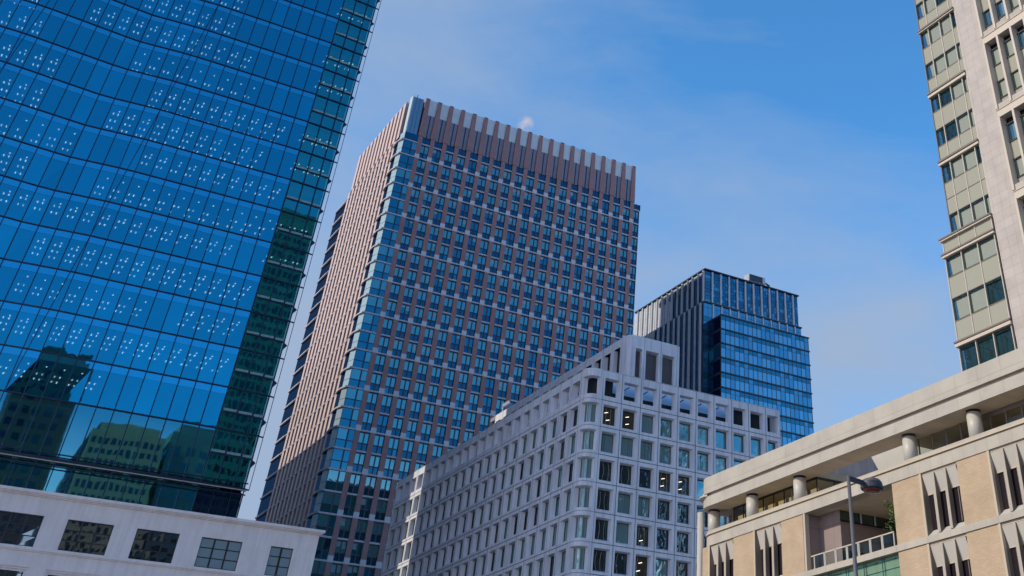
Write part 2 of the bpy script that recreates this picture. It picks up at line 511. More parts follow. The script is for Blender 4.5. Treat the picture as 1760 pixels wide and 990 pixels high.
A = thing('glass_skyscraper', 'tall deep blue glass tower rising behind the low white building',
          'skyscraper', (0, 170, 0))
cols_x = [XR - PM * k for k in range(0, 26)][::-1]
panels = []
fr = MB()
for k in range(-1, len(ZF) - 1):
    z0 = ZF[k] if k >= 0 else 36.9
    z1 = ZF[k + 1] if k >= 0 else 42.92
    for i in range(len(cols_x) - 1):
        xa, xb = cols_x[i], cols_x[i + 1]
        if offscreen(xb, YA, z0) and offscreen(xb, YA, z1) and (offscreen(xa, YA, z0)):
            far = True
        else:
            far = False
        gv = 'ga' if random.random() < .7 else 'ga2'
        p = MB()
        fa0, fb0, fa1, fb1 = foldd(xa, z0), foldd(xb, z0), foldd(xa, z1), foldd(xb, z1)
        j = random.uniform(-.006, .006); j2 = random.uniform(-.006, .006)
        if k >= 0:
            t = 0.82
            zm = z0 + (z1 - z0) * t
            fam = fa0 + (fa1 - fa0) * t; fbm = fb0 + (fb1 - fb0) * t
            p.poly([(xa, YA + fa0 + j, z0), (xb, YA + fb0 - j, z0), (xb, YA + fbm + j2, zm), (xa, YA + fam - j2, zm)], gv)
            p.poly([(xa, YA + fam - .03, zm), (xb, YA + fbm - .03, zm), (xb, YA + fb1 - .03, z1), (xa, YA + fa1 - .03, z1)], 'ga_sp')
        else:
            p.poly([(xa, YA + fa0, z0), (xb, YA + fb0, z0), (xb, YA + fb1, z1), (xa, YA + fa1, z1)], 'glow')
        d = 1000 if far else (xb - 10) ** 2 * .02 + z0
        panels.append((d, p))
        fr.bar((xb, YA + fb0 - .05, z0), (xb, YA + fb1 - .05, z1), .11, .22, 'a_frame')
        fr.bar((xa, YA + fa0 - .05, z0), (xb, YA + fb0 - .05, z0), .14, .20, 'a_frame')
many('glass_panel', panels, A)
fr.build('mullion_grid', A)

# the crease bars of the fold
cb = MB()
for za, zb in zip(ZF[:-1], ZF[1:]):
    xa, xb = 4.2 + (za - 45) * .102, 4.2 + (zb - 45) * .102
    cb.bar((xa, YA - .08, za), (xb, YA - .08, zb), .09, .14, 'a_frame')
for za, zb in zip(ZF[6:-1], ZF[7:]):
    xa, xb = -13.6 + (za - 60) * .09, -13.6 + (zb - 60) * .09
    cb.bar((xa, YA + foldd(xa, za) - .08, za), (xb, YA + foldd(xb, zb) - .08, zb), .09, .14, 'a_frame')
cb.build('crease_bar', A)

# corner bay, three panels wide, turned slightly
BX = [27.67, 29.63, 31.58, 33.0]


def bay_y(x):
    return YA + 0.06 + (x - 27.67) * 0.075


bays = []
bf = MB(); strips = []
for k in range(-1, len(ZF) - 1):
    z0 = ZF[k] if k >= 0 else 36.9
    z1 = ZF[k + 1] if k >= 0 else 42.92
    zm = z0 + 2.15 if k >= 0 else z1 - 2.6
    for i in range(3):
        xa, xb = BX[i], BX[i + 1]
        p = MB()
        p.poly([(xa, bay_y(xa), z0), (xb, bay_y(xb), z0), (xb, bay_y(xb), zm), (xa, bay_y(xa), zm)], 'gbay')
        p.poly([(xa, bay_y(xa), zm), (xb, bay_y(xb), zm), (xb, bay_y(xb), z1), (xa, bay_y(xa), z1)], 'gbay')
        bays.append((z0 - 3 * i, p))
        bf.bar((xa, bay_y(xa) - .06, z0), (xb, bay_y(xb) - .06, z0), .16, .2, 'a_frame')
        bf.bar((xa, bay_y(xa) - .03, zm - .16), (xb, bay_y(xb) - .03, zm - .16), .13, .1, 'a_frame')
        bs = MB(); strips.append((z0, bs)); bs.box(xa + .12, xb - .12, bay_y(xa) - .05, bay_y(xb) + .30, zm - .02, zm + .26, 'bay_strip')
        bf.bar((xb, bay_y(xb) - .06, z0), (xb, bay_y(xb) - .06, z1), .13, .22, 'a_frame')
        bf.bar((xb - .55, bay_y(xb) + .5, z0), (xb - .55, bay_y(xb) + .5, z1), .07, .1, 'a_frame')
        bf.bar((xb - .75, bay_y(xb) + .6, z0), (xb - .75, bay_y(xb) + .6, z1), .05, .1, 'a_frame')
        # cranked outrigger that breaks the silhouette
    yb = bay_y(33.0)
    bf.bar((33.0, yb, z0), (33.62, yb, z0 - .05), .14, .14, 'a_frame')
    bf.poly([(32.98, yb, zm - .1), (33.52, yb, zm - .40), (33.5, yb, zm - .52), (33.2, yb, zm - .9), (32.98, yb, zm - 1.4)], 'a_frame')
    bf.bar((33.62, yb, z0 - .05), (33.62, yb, z1 - .05), .07, .07, 'a_frame')
    bf.poly([(27.67, YA - .02, z0), (27.80, YA - .16, z0), (27.80, YA - .16, z1), (27.67, YA - .02, z1)], 'gb1')
bf.build('corner_frame', A)
many('floor_edge', strips, A)
many('corner_panel', bays, A)

# inside: floor slabs, ceilings, back wall and lamps
for z in ZF:
    ins = MB()
    ins.box(-22, 27.5, YA + 1.6, YA + 22, z - .95, z - .15, 'ceiling')
    ins.box(27.5, 32.6, YA + 1.6, YA + 22, z - .95, z - .15, 'ceiling')
    ins.build('floor_slab', A)
core = MB()
core.box(-40, 30.5, YA + 22.2, 202, 0, 199, 'dark_room')
core.box(32.5, 33.0, YA + 1.4, 202, 36, 199, 'gbd')
core.box(-40.0, -24, YA + 3, YA + 22, 36, 199, 'gbd')
core.box(-23, 33.0, YA + .2, 202, 198.6, 199.2, 'roof')
core.build('core', A)
lamps = []
rng = random.Random(3)
for k in range(0, 15):
    z = ZF[k + 1] - .98
    lit = rng.random() < .75; run = rng.randint(3, 9)
    rows = (2.9, 5.0, 7.1)
    for i in range(len(cols_x) - 1):
        if run <= 0:
            lit = not lit
            run = rng.randint(7, 16) if lit else rng.randint(2, 6)
            rows = rng.choice([(2.9, 5.0), (2.9, 5.0, 7.1), (2.9, 5.0, 7.1), (5.0, 7.1)])
        run -= 1
        if k == 0 and cols_x[i] > 12: lit = False
        if not lit: continue
        xc = (cols_x[i] + cols_x[i + 1]) / 2
        if k > 9 and xc > 17: continue
        if offscreen(xc, YA, z - 2): continue
        for t in rows:
            for dx in (-.30, .30):
                if rng.random() < .03: continue
                wd = rng.uniform(.05, .075); q = MB(); q.box(xc + dx - wd, xc + dx + wd, YA + t - .24, YA + t + .24, z - .05, z + .01, rng.choice(['lamp_on', 'lamp_on', 'lamp_dim']))
                lamps.append((z + xc * .1, q))
        q = MB(); q.box(xc + .22, xc + .34, YA + 1.75, YA + 2.05, z - .04, z + .01, 'lamp_on'); lamps.append((z, q))
    for i in range(3):
        if 2 < k < 14 and k % 3 != 0:
            xc = (BX[i] + BX[i + 1]) / 2 - .3
            for t in (2.3, 4.2):
                for dx in (-.3, .3):
                    q = MB(); q.box(xc + dx - .07, xc + dx + .07, YA + t - .18, YA + t + .18, z - .05, z + .01, 'lamp_dim')
                    lamps.append((z, q))
many('ceiling_light', lamps, A)

# base: slim catwalk of rails in front of the lobby glazing, dark plinth glass below
bw = MB()
for z, h in ((37.25, .10), (36.55, .26), (36.0, .10)):
    bw.box(-22, 33.1, YA - .75, YA - .55, z - h / 2, z + h / 2, 'a_frame')
bw.box(-22, 33.1, YA - .80, YA - .50, 36.42, 36.52, 'fin')
for x in cols_x:
    bw.bar((x, YA - .65, 37.25), (x, YA - .65, 35.95), .12, .14, 'a_frame')
    bw.bar((x, YA - .65, 36.5), (x, YA + .1, 36.5), .1, .14, 'a_frame')
bw.build('maintenance_rail', A)
pl = MB()
for i in range(len(cols_x) - 1):
    pl.poly([(cols_x[i], YA, 30), (cols_x[i + 1], YA, 30), (cols_x[i + 1], YA, 36.4), (cols_x[i], YA, 36.4)], 'glow')
pl.poly([(27.67, YA + .1, 30), (32.95, YA + .4, 30), (32.95, YA + .4, 36.4), (27.67, YA + .1, 36.4)], 'gbd')
pl.build('base_glazing', A)
pm = MB()
for x in cols_x + [29.6, 31.6, 32.95]:
    pm.bar((x, YA - .03, 30), (x, YA - .03, 36.9), .11, .18, 'a_frame')
pm.box(-22, 33.0, YA + .5, YA + .8, 34.9, 35.25, 'slab')
pm.build('base_mullion', A)
lob = MB()
for x in range(-20, 32, 4):
    lob.cyl(x, YA + 4.5, .35, .35, 30, 42, 'concrete', 12)
lob.box(-22, 32, YA + 9, YA + 9.3, 30, 42, 'slab')
lob.box(-22, 32, YA + 1.2, YA + 9, 35.6, 36.1, 'ceiling')
lob.build('lobby_column', A)

# ================================================================== E: low white building
E_ = thing('white_lowrise', 'low white rendered building with black gridded windows in front of the blue tower',
           'building', (0, 145, 0))
YE = 137.8
wins = [(0.8, 5.15, 3), (7.4, 11.75, 3), (14.0, 18.42, 3), (20.7, 25.0, 3), (27.3, 31.62, 3), (34.72, 37.2, 2)]
e = MB()


def wall_with_holes(mb, x0, x1, z0, z1, holes, y, m, depth=.3):
    """wall in the plane y facing -y with rectangular holes (x0,x1,z0,z1) that share one z range"""
    hz0, hz1 = holes[0][2], holes[0][3]
    mb.poly([(x0, y, z0), (x1, y, z0), (x1, y, hz0), (x0, y, hz0)], m)
    mb.poly([(x0, y, hz1), (x1, y, hz1), (x1, y, z1), (x0, y, z1)], m)
    cx = x0
    for a, b, c_, d_ in holes:
        mb.poly([(cx, y, hz0), (a, y, hz0), (a, y, hz1), (cx, y, hz1)], m)
        mb.poly([(a, y, hz0), (a, y + depth, hz0), (a, y + depth, hz1), (a, y, hz1)], m)
        mb.poly([(b, y, hz0), (b, y, hz1), (b, y + depth, hz1), (b, y + depth, hz0)], m)
        mb.poly([(a, y, hz1), (a, y + depth, hz1), (b, y + depth, hz1), (b, y, hz1)], m)
        mb.poly([(a, y, hz0), (b, y, hz0), (b, y + depth, hz0), (a, y + depth, hz0)], m)
        cx = b
    mb.poly([(cx, y, hz0), (x1, y, hz0), (x1, y, hz1), (cx, y, hz1)], m)


wall_with_holes(e, -30, 39.72, 25.9, 30.5, [(a, b, 26.12, 28.87) for a, b, n in wins], YE, 'plaster', .22)
low = [(a - .35, b + .4, 20.2, 24.38) for a, b, n in wins[:-1]] + [(34.4, 37.6, 20.2, 24.38)]
wall_with_holes(e, -30, 39.72, 18.5, 25.9, low, YE, 'plaster', .35)
e.poly([(-30, YE, 0), (39.72, YE, 0), (39.72, YE, 18.5), (-30, YE, 18.5)], 'plaster')
e.poly([(39.72, YE, 0), (39.72, YE + 14, 0), (39.72, YE + 14, 30.5), (39.72, YE, 30.5)], 'plaster')
e.poly([(-30, YE + 12, 30.4), (-30, YE + 1, 30.4), (39.7, YE + 1, 30.4), (39.7, YE + 12, 30.4)], 'roof')
e.build('wall', E_)
c_ = MB()
c_.box(-30, 40.18, YE - .40, YE + 1.2, 30.70, 30.97, 'plaster')
c_.box(-30, 40.02, YE - .27, YE + 1.1, 30.58, 30.698, 'plaster')
c_.box(-30, 39.87, YE - .13, YE + 1.0, 30.47, 30.578, 'plaster')
c_.box(39.0, 40.18, YE + 1.2, YE + 14, 30.70, 30.97, 'plaster')
c_.build('cornice', E_)
c_ = MB()
c_.box(-30, 39.76, YE - .20, YE + .05, 25.82, 26.07, 'plaster')
c_.box(-30, 39.74, YE - .10, YE + .05, 25.70, 25.818, 'plaster')
c_.build('sill_band', E_)
for n_, (a, b, n) in enumerate(wins):
    frosted = n_ >= 4
    m_ = MB(); y = YE + .17
    t = .075
    m_.box(a + .005, a + t, y - .05, y + .06, 26.13, 28.86, 'black_metal')
    m_.box(b - t, b - .005, y - .05, y + .06, 26.13, 28.86, 'black_metal')
    m_.box(a + t, b - t, y - .05, y + .06, 28.78, 28.86, 'black_metal')
    m_.box(a + t, b - t, y - .05, y + .06, 26.13, 26.2, 'black_metal')
    for q in range(1, n):
        x = a + (b - a) * q / n
        ww = .085 if n == 3 else .11
        m_.box(x - ww, x + ww, y - .045, y + .055, 26.2, 28.78, 'black_metal')
    for q in (1, 2):
        z = 26.13 + 2.73 * q / 3
        m_.box(a + t, b - t, y - .03, y + .05, z - .045, z + .045, 'black_metal')
    wn = m_.build('window', E_)
    gm = 'ge_f' if frosted else 'ge'
    pn = MB()
    for ci in range(n):
        for ri in range(3):
            xa = a + (b - a) * ci / n; xb = a + (b - a) * (ci + 1) / n
            za = 26.13 + 2.73 * ri / 3; zb = za + .91
            j = random.uniform(-.008, .008); j2 = random.uniform(-.008, .008)
            pn.poly([(xa, y + j, za), (xb, y - j, za), (xb, y + j2, zb), (xa, y - j2, zb)], gm)
    pn.build('pane', wn)
    # lower storey window: deep moulded frame then glazing
    a2, b2 = low[n_][0], low[n_][1]
    m_ = MB(); y = YE + .3
    for q, (o1, yy) in enumerate(((.0, YE + .10), (.18, YE + .2))):
        m_.box(a2 + o1, b2 - o1, yy, YE + .345, 24.2 - o1, 24.375 - o1, 'plaster')
        m_.box(a2 + o1, a2 + o1 + .17, yy, YE + .345, 20.3, 24.198 - o1, 'plaster')
        m_.box(b2 - o1 - .17, b2 - o1, yy, YE + .345, 20.3, 24.198 - o1, 'plaster')
    wn = m_.build('window', E_)
    pn = MB()
    pn.poly([(a2, y, 20.2), (b2, y, 20.2), (b2, y, 24.3), (a2, y, 24.3)], 'ge')
    for q in range(0, 4):
        x = a2 + .4 + (b2 - a2 - .8) * q / 3
        pn.box(x - .07, x + .07, y - .08, y - .01, 20.3, 24.0, 'black_metal')
    for z in (23.9, 23.0, 22.1, 21.2):
        pn.box(a2 + .33, b2 - .33, y - .078, y - .012, z - .04, z + .04, 'black_metal')
    pn.build('pane', wn)
bk = MB(); bk.box(-30, 39.2, YE + .8, YE + 1.0, 0, 30.3, 'dark_room'); bk.build('room', E_)

# ================================================================== C: concrete grid building
XC, YC = 71.4, 135.85
C_ = thing('concrete_office', 'pale grey concrete office block with deep square windows and a rounded near corner',
           'building', (88, 170, 0))
JR = [73.72, 76.82, 79.95, 83.05, 86.2, 89.35, 92.5, 95.68, 98.8, 101.95, 104.75]
JL = [138.0 + 3.1 * k for k in range(23)]
JZ = [50.85 - 3.48 * k for k in range(15)]        # down to 2.1
BOT = JZ[-1]


def tr(face, s, d, z):
    """s along the face, d depth behind it"""
    return (s, YC + d, z) if face == 'r' else (XC + d, s, z)


def cell(mb, face, s0, s1, z0, z1, o, dep=.8, inn=.16):
    """ring of concrete round an opening; splayed reveals. o = (s a, s b, z a, z b) of the opening"""
    a, b, c, d = o
    g = .05
    q = lambda *p: mb.poly([tr(face, *x) for x in p], 'concrete')
    S0, S1, Z0, Z1 = s0 + g, s1 - g, z0 + g, z1 - g
    q((S0, 0, Z0), (S1, 0, Z0), (b, 0, c), (a, 0, c))
    q((S1, 0, Z0), (S1, 0, Z1), (b, 0, d), (b, 0, c))
    q((S1, 0, Z1), (S0, 0, Z1), (a, 0, d), (b, 0, d))
    q((S0, 0, Z1), (S0, 0, Z0), (a, 0, c), (a, 0, d))
    ai, bi, ci, di = a + inn, b - inn, c + inn * 1.1, d - inn * .6
    q((a, 0, c), (b, 0, c), (bi, dep, ci), (ai, dep, ci))
    q((b, 0, c), (b, 0, d), (bi, dep, di), (bi, dep, ci))
    q((b, 0, d), (a, 0, d), (ai, dep, di), (bi, dep, di))
    q((a, 0, d), (a, 0, c), (ai, dep, ci), (ai, dep, di))
    # joint grooves
    for (u0, u1, w0, w1) in ((s0, S0, z0, z1), (S1, s1, z0, z1)):
        mb.poly([tr(face, u0, .03, w0), tr(face, u1, .03, w0), tr(face, u1, .03, w1), tr(face, u0, .03, w1)], 'joint')
    for (w0, w1) in ((z0, Z0), (Z1, z1)):
        mb.poly([tr(face, s0, .032, w0), tr(face, s1, .032, w0), tr(face, s1, .032, w1), tr(face, s0, .032, w1)], 'joint')
    return ai, bi, ci, di


rng = random.Random(11)
wp = []


def cwin(face, o, near, kind):
    ai, bi, ci, di = o
    p = MB()
    dd = .78
    j = rng.uniform(-.012, .012); j2 = rng.uniform(-.01, .01)
    pl_ = lambda a, b, c, d, m, q=0: p.poly([tr(face, a, dd + j + q, c), tr(face, b, dd - j + q, c), tr(face, b, dd + j2 + q, d), tr(face, a, dd - j2 + q, d)], m)
    gm = {'t': 'gc_t', 'b': 'gc_b', 'd': 'gc_d', 'a': 'gc_a'}[kind]
    pl_(ai, bi, ci, di, gm)
    bx = lambda a, b, c, d, m, f=.10: (p.box(a, b, YC + dd - f, YC + dd - .02, c, d, m) if face == 'r' else p.box(XC + dd - f, XC + dd - .02, a, b, c, d, m))
    bx(ai, bi, ci, ci + .07, 'grey_fin'); bx(ai, bi, di - .06, di, 'blue_metal')
    bx(ai, ai + .05, ci + .07, di - .06, 'blue_metal'); bx(bi - .05, bi, ci + .07, di - .06, 'blue_metal')
    # curtain folds or tied-back curtains showing behind the pane as pale vertical edges
    if kind in 'da' and rng.random() < .8:
        n = rng.choice([1, 2, 2])
        for q in range(n):
            x = ai + (bi - ai) * (rng.uniform(.25, .4) + q * .42)
            cv = rng.uniform(-.22, .22)
            pts = [(x + cv * math.sin(math.pi * t / 6), ci + .1 + (di - ci - .2) * t / 6) for t in range(7)]
            for (xa, za), (xb, zb) in zip(pts[:-1], pts[1:]):
                p.poly([tr(face, xa - .035, dd - .035, za), tr(face, xa + .035, dd - .035, za), tr(face, xb + .035, dd - .035, zb), tr(face, xb - .035, dd - .035, zb)], 'gc_tr')
    if kind in 't' and rng.random() < .6:
        for q in range(rng.choice([1, 2, 3])):
            x = ai + (bi - ai) * rng.uniform(.1, .85)
            p.poly([tr(face, x, dd - .035, ci + .1), tr(face, x + .07, dd - .035, ci + .1), tr(face, x + .07, dd - .035, di - .1), tr(face, x, dd - .035, di - .1)], 'gc_b')
    if kind == 'a':
        for q in range(rng.choice([1, 1, 2])):
            x = ai + (bi - ai) * rng.uniform(.15, .5); z = ci + (di - ci) * (.25 + .4 * q)
            p.poly([tr(face, x, dd - .04, z), tr(face, x + .55, dd - .04, z + .14), tr(face, x + .55, dd - .04, z + .21), tr(face, x, dd - .04, z + .07)], 'lamp_warm')
    wp.append((near, p))


KIND = {  # (row, column) on the right-hand face read off the photograph; row 0 = first storey under the open attic
    0: 'aatttbbbbbb', 1: 'ttttbbbbbbb', 2: 'daaabbbbbbb', 3: 'ttdddtbbbbb', 4: 'dtdaaattttt', 5: 'dtddadttttt', 6: 'tddtatttttt'}
KIND[0] = 'aattttbbbb'; KIND[1] = 'tttttttbbb'; KIND[2] = 'dddaabbbbb'; KIND[3] = 'dttdddtbbb'; KIND[4] = 'dtadddttbb'; KIND[5] = 'ddatadttbb'
fac = MB()
for r in range(len(JZ) - 1):
    z1, z0 = JZ[r], JZ[r + 1]
    for i in range(10):
        s0, s1 = JR[i], JR[i + 1]
        last = i == 9
        o = (s0 + .33, s1 - (.42 if not last else .5), z0 + .36, z1 - .52)
        ii = cell(fac, 'r', s0, s1, z0, z1, o)
        k = KIND.get(r, rng.choice(['tdadttdabt', 'dttadtdtbb']))[i]
        cwin('r', ii, i * 1.2 + r * 3, k)
    for i in range(22):
        s0, s1 = JL[i], JL[i + 1]
        o = (s0 + .36, s1 - .36, z0 + .36, z1 - .48)
        ii = cell(fac, 'l', s0, s1, z0, z1, o, dep=.80, inn=.10)
        cwin('l', ii, 9 + i * 1.6 + r * 3, rng.choice('ttbdt'))
# open attic row with cornice
CT = 54.85
for i in range(10):
    s0, s1 = JR[i], JR[i + 1]
    cell(fac, 'r', s0, s1, 50.85, CT, (s0 + .33, s1 - .42, 51.45, 53.85), dep=.8, inn=.14)
for i in range(22):
    s0, s1 = JL[i], JL[i + 1]
    cell(fac, 'l', s0, s1, 50.85, CT, (s0 + .36, s1 - .36, 51.45, 53.75), dep=.95, inn=.14)
fac.build('facade_panels', C_)
many('window', wp, C_)

# rounded corner: plan arc from the left face to the right face
R_ = 1.25
arc = [(XC + R_ - R_ * math.cos(t), YC + R_ - R_ * math.sin(t)) for t in [math.pi / 2 * k / 6 for k in range(7)]]
path = [(XC, JL[0])] + arc + [(JR[0], YC)]


def inset(d):
    r = R_ - d
    a = [(XC + R_ - r * math.cos(t), YC + R_ - r * math.sin(t)) for t in [math.pi / 2 * k / 6 for k in range(7)]]
    return [(XC + d, JL[0])] + a + [(JR[0], YC + d)]


cn = MB(); cnj = MB()


def strip(mb, pa, za, pb, zb, m):
    for (a, b, c, d) in zip(pa[:-1], pa[1:], pb[1:], pb[:-1]):
        mb.poly([(*a, za), (*b, za), (*c, zb), (*d, zb)], m)


def seg(p, s0, s1):
    """portion of the corner path between fractions of its index range, keeping jambs"""
    return p


cw = []
P0 = inset(0); P1 = inset(.8)
# opening runs from path point 'left jamb' to 'right jamb'
lj = JL[0] - .42; rj = JR[0] - .42
O0 = [(XC, lj)] + inset(0)[1:-1] + [(rj, YC)]
D_ = .75
O1 = [(XC + D_, lj - .12)] + [(XC + R_ - (R_ - D_) * math.cos(t), YC + R_ - (R_ - D_) * math.sin(t)) for t in [math.pi / 2 * k / 6 for k in range(7)]] + [(rj - .12, YC + D_)]
rows = [(JZ[r + 1], JZ[r], JZ[r + 1] + .36, JZ[r] - .52, True) for r in range(len(JZ) - 1)] + [(50.85, CT, 51.45, 53.85, False)]
for (z0, z1, a, b, win) in rows:
    strip(cn, P0, z0 + .03, P0, a, 'concrete')
    strip(cn, P0, b, P0, z1 - .03 if win else z1, 'concrete')
    strip(cnj, inset(.03), z0 - .03, inset(.03), z0 + .03, 'joint')
    for (p, q) in (((XC, JL[0]), (XC, lj)), ((rj, YC), (JR[0], YC))):
        cn.poly([(*p, a), (*q, a), (*q, b), (*p, b)], 'concrete')
    strip(cn, O0, a, O1, a + .18, 'concrete')
    strip(cn, O0, b, O1, b - .10, 'concrete')
    cn.poly([(*O0[0], a), (*O1[0], a + .18), (*O1[0], b - .1), (*O0[0], b)], 'concrete')
    cn.poly([(*O0[-1], a), (*O1[-1], a + .18), (*O1[-1], b - .1), (*O0[-1], b)], 'concrete')
    if win:
        p = MB()
        strip(p, O1, a + .18, O1, b - .10, 'gc_t')
        for j in (0, 2, 6, 8):
            p.bar((O1[j][0] - .02, O1[j][1] - .02, a + .18), (O1[j][0] - .02, O1[j][1] - .02, b - .1), .10, .06, 'grey_fin' if j in (2, 6) else 'blue_metal', up=(-.7, -.7, 0))
        cw.append((z0 * -1, p))
cn.build('corner_panels', C_)
cnj.build('corner_joint', C_)
many('corner_window', cw, C_)
bd = MB()
top = 50.9
bd.prism([(XC + 1.0, YC + 1.4), (XC + 1.4, YC + 1.0), (104.3, YC + 1.0), (104.3, 205.9), (XC + 1.0, 205.9)], 0, top, 'dark_room')
bd.box(104.32, 104.74, YC + .06, 206.2, 0, CT - .02, 'concrete')
bd.box(XC, 104.75, 206.2, 206.6, 0, CT, 'concrete')
bd.build('inner_walls', C_)
cp = MB()
cp.prism([(XC, JL[0])] + arc + [(104.75, YC), (104.75, YC + .8), (XC + 1.6, YC + .8), (XC + .95, YC + 1.7), (XC + .95, 206.2), (XC, 206.2)][0:], CT, CT + .04, 'concrete')
cp.build('parapet_cap', C_)
# slatted screen and pergola beams on the open attic level
at_ = MB()
at_.poly([(76.5, YC + 3.7, 53.1), (97.5, YC + 3.7, 53.1), (97.5, YC + 4.6, 55.6), (76.5, YC + 4.6, 55.6)], 'gsky')  # added panel behind the openings, pale sky put into its colour
at_.box(76.5, 97.5, YC + 3.4, YC + 3.6, 50.95, 53.25, 'black_metal')
at_.box(XC + 1.8, 76.3, YC + 1.8, YC + 5.0, 50.95, 54.4, 'dark_room')
at_.box(97.8, 104.2, YC + 2.0, YC + 6.0, 50.95, 54.3, 'dark_room')
for x in JR[1:9]:
    at_.bar((x + .3, YC + 3.2, 52.6), (x + 2.9, YC + 3.0, 54.4), .13, .13, 'blue_metal', up=(0, -1, 0))
at_.box(76.5, 97.5, YC + 7, YC + 7.3, 53.3, 53.9, 'blue_metal')
for k, y in enumerate(JL[1:21]):
    at_.bar((XC + .95, y + 1.3, 53.4), (XC + 6, y + 1.3, 53.4), .22, .3, 'concrete', up=(0, 0, 1))
at_.box(XC + 4.6, XC + 4.8, 141.2, 200, 50.95, 53.2, 'dark_room')
for y in JL[1:21]:
    at_.box(XC + 2.2, XC + 2.5, y + .9, y + 1.3, 50.95, 53.6, 'light_block')
at_.build('attic_screen', C_)
# penthouse
ph = MB()
PX, PY, PT = 84.0, 147.2, 65.7
pj = [PX + .0, 86.9, 90.0, 93.1]
for i, (a, b, oa, ob) in enumerate(((83.95, 86.87, 84.15, 86.5), (86.87, 90.0, 87.2, 89.55), (90.0, 93.05, 90.25, 92.55))):
    g_ = .03
    if i == 0: a = 84.6
    if i == 0: oa = 84.72
    ph.poly([(a + g_, PY, 51), (b - g_, PY, 51), (b - g_, PY, 58.2), (a + g_, PY, 58.2)], 'concrete')
    ph.poly([(a + g_, PY, 63.75), (b - g_, PY, 63.75), (b - g_, PY, PT), (a + g_, PY, PT)], 'concrete')
    ph.poly([(a + g_, PY, 58.2), (oa, PY, 58.2), (oa, PY, 63.75), (a + g_, PY, 63.75)], 'concrete')
    ph.poly([(ob, PY, 58.2), (b - g_, PY, 58.2), (b - g_, PY, 63.75), (ob, PY, 63.75)], 'concrete')
    for x in (oa, ob):
        ph.poly([(x, PY, 58.2), (x, PY + .7, 58.2), (x, PY + .7, 63.75), (x, PY, 63.75)], 'concrete')
    ph.poly([(oa, PY, 63.75), (ob, PY, 63.75), (ob, PY + .7, 63.55), (oa, PY + .7, 63.55)], 'concrete')
    ph.poly([(b - g_, PY + .03, 51), (b + g_, PY + .03, 51), (b + g_, PY + .03, PT), (b - g_, PY + .03, PT)], 'joint')
pa = [(PX + 1.3 - 1.3 * math.cos(t), PY + .9 - .9 * math.sin(t)) for t in [math.pi / 2 * k / 5 for k in range(6)]]
strip(ph, [(PX, 149.3)] + pa[1:] if False else [(PX, 149.3)] + pa, 51, [(PX, 149.3)] + pa, PT, 'concrete')
ph.box(93.08, 93.5, PY + .05, PY + 12, 51, PT - .1, 'concrete')
for k in range(15):
    y0 = 149.3 + 3.1 * k; y1 = y0 + 3.1
    if y1 > 197: break
    ph.poly([(PX, y0 + .03, 64.45), (PX, y1 - .03, 64.45), (PX, y1 - .03, PT), (PX, y0 + .03, PT)], 'concrete')
    ph.poly([(PX, y0 + .03, 51), (PX, y1 - .03, 51), (PX, y1 - .03, 58.4), (PX, y0 + .03, 58.4)], 'concrete')
    ph.poly([(PX, y0 + .03, 58.4), (PX, y0 + .6, 58.4), (PX, y0 + .6, 64.45), (PX, y0 + .03, 64.45)], 'concrete')
    ph.poly([(PX, y1 - .5, 58.4), (PX, y1 - .03, 58.4), (PX, y1 - .03, 64.45), (PX, y1 - .5, 64.45)], 'concrete')
    for y in (y0 + .6, y1 - .5):
        ph.poly([(PX, y, 58.4), (PX + .7, y, 58.4), (PX + .7, y, 64.45), (PX, y, 64.45)], 'concrete')
    ph.poly([(PX + .03, y1 - .03, 51), (PX + .03, y1 + .03, 51), (PX + .03, y1 + .03, PT), (PX + .03, y1 - .03, PT)], 'joint')
ph.box(PX + .75, 93.3, PY + .72, PY + .9, 51, 64.6, 'louvre_dark')
ph.box(PX + .75, PX + .95, PY + .95, 195.5, 51, 65, 'dark_room')
ph.box(PX + .05, 93.5, PY + 1.0, 198, 65.0, PT - .02, 'roof')
ph.build('penthouse', C_)
ph = MB(); ph.bar((84.3, 193.6, PT), (84.3, 193.6, PT + 1.3), .18, .18, 'pale_panel'); ph.bar((84.3, 193.6, PT + 1.2), (85.2, 192.9, PT + 1.9), .5, .5, 'light_block', up=(0, 0, 1)); ph.build('roof_camera', C_)

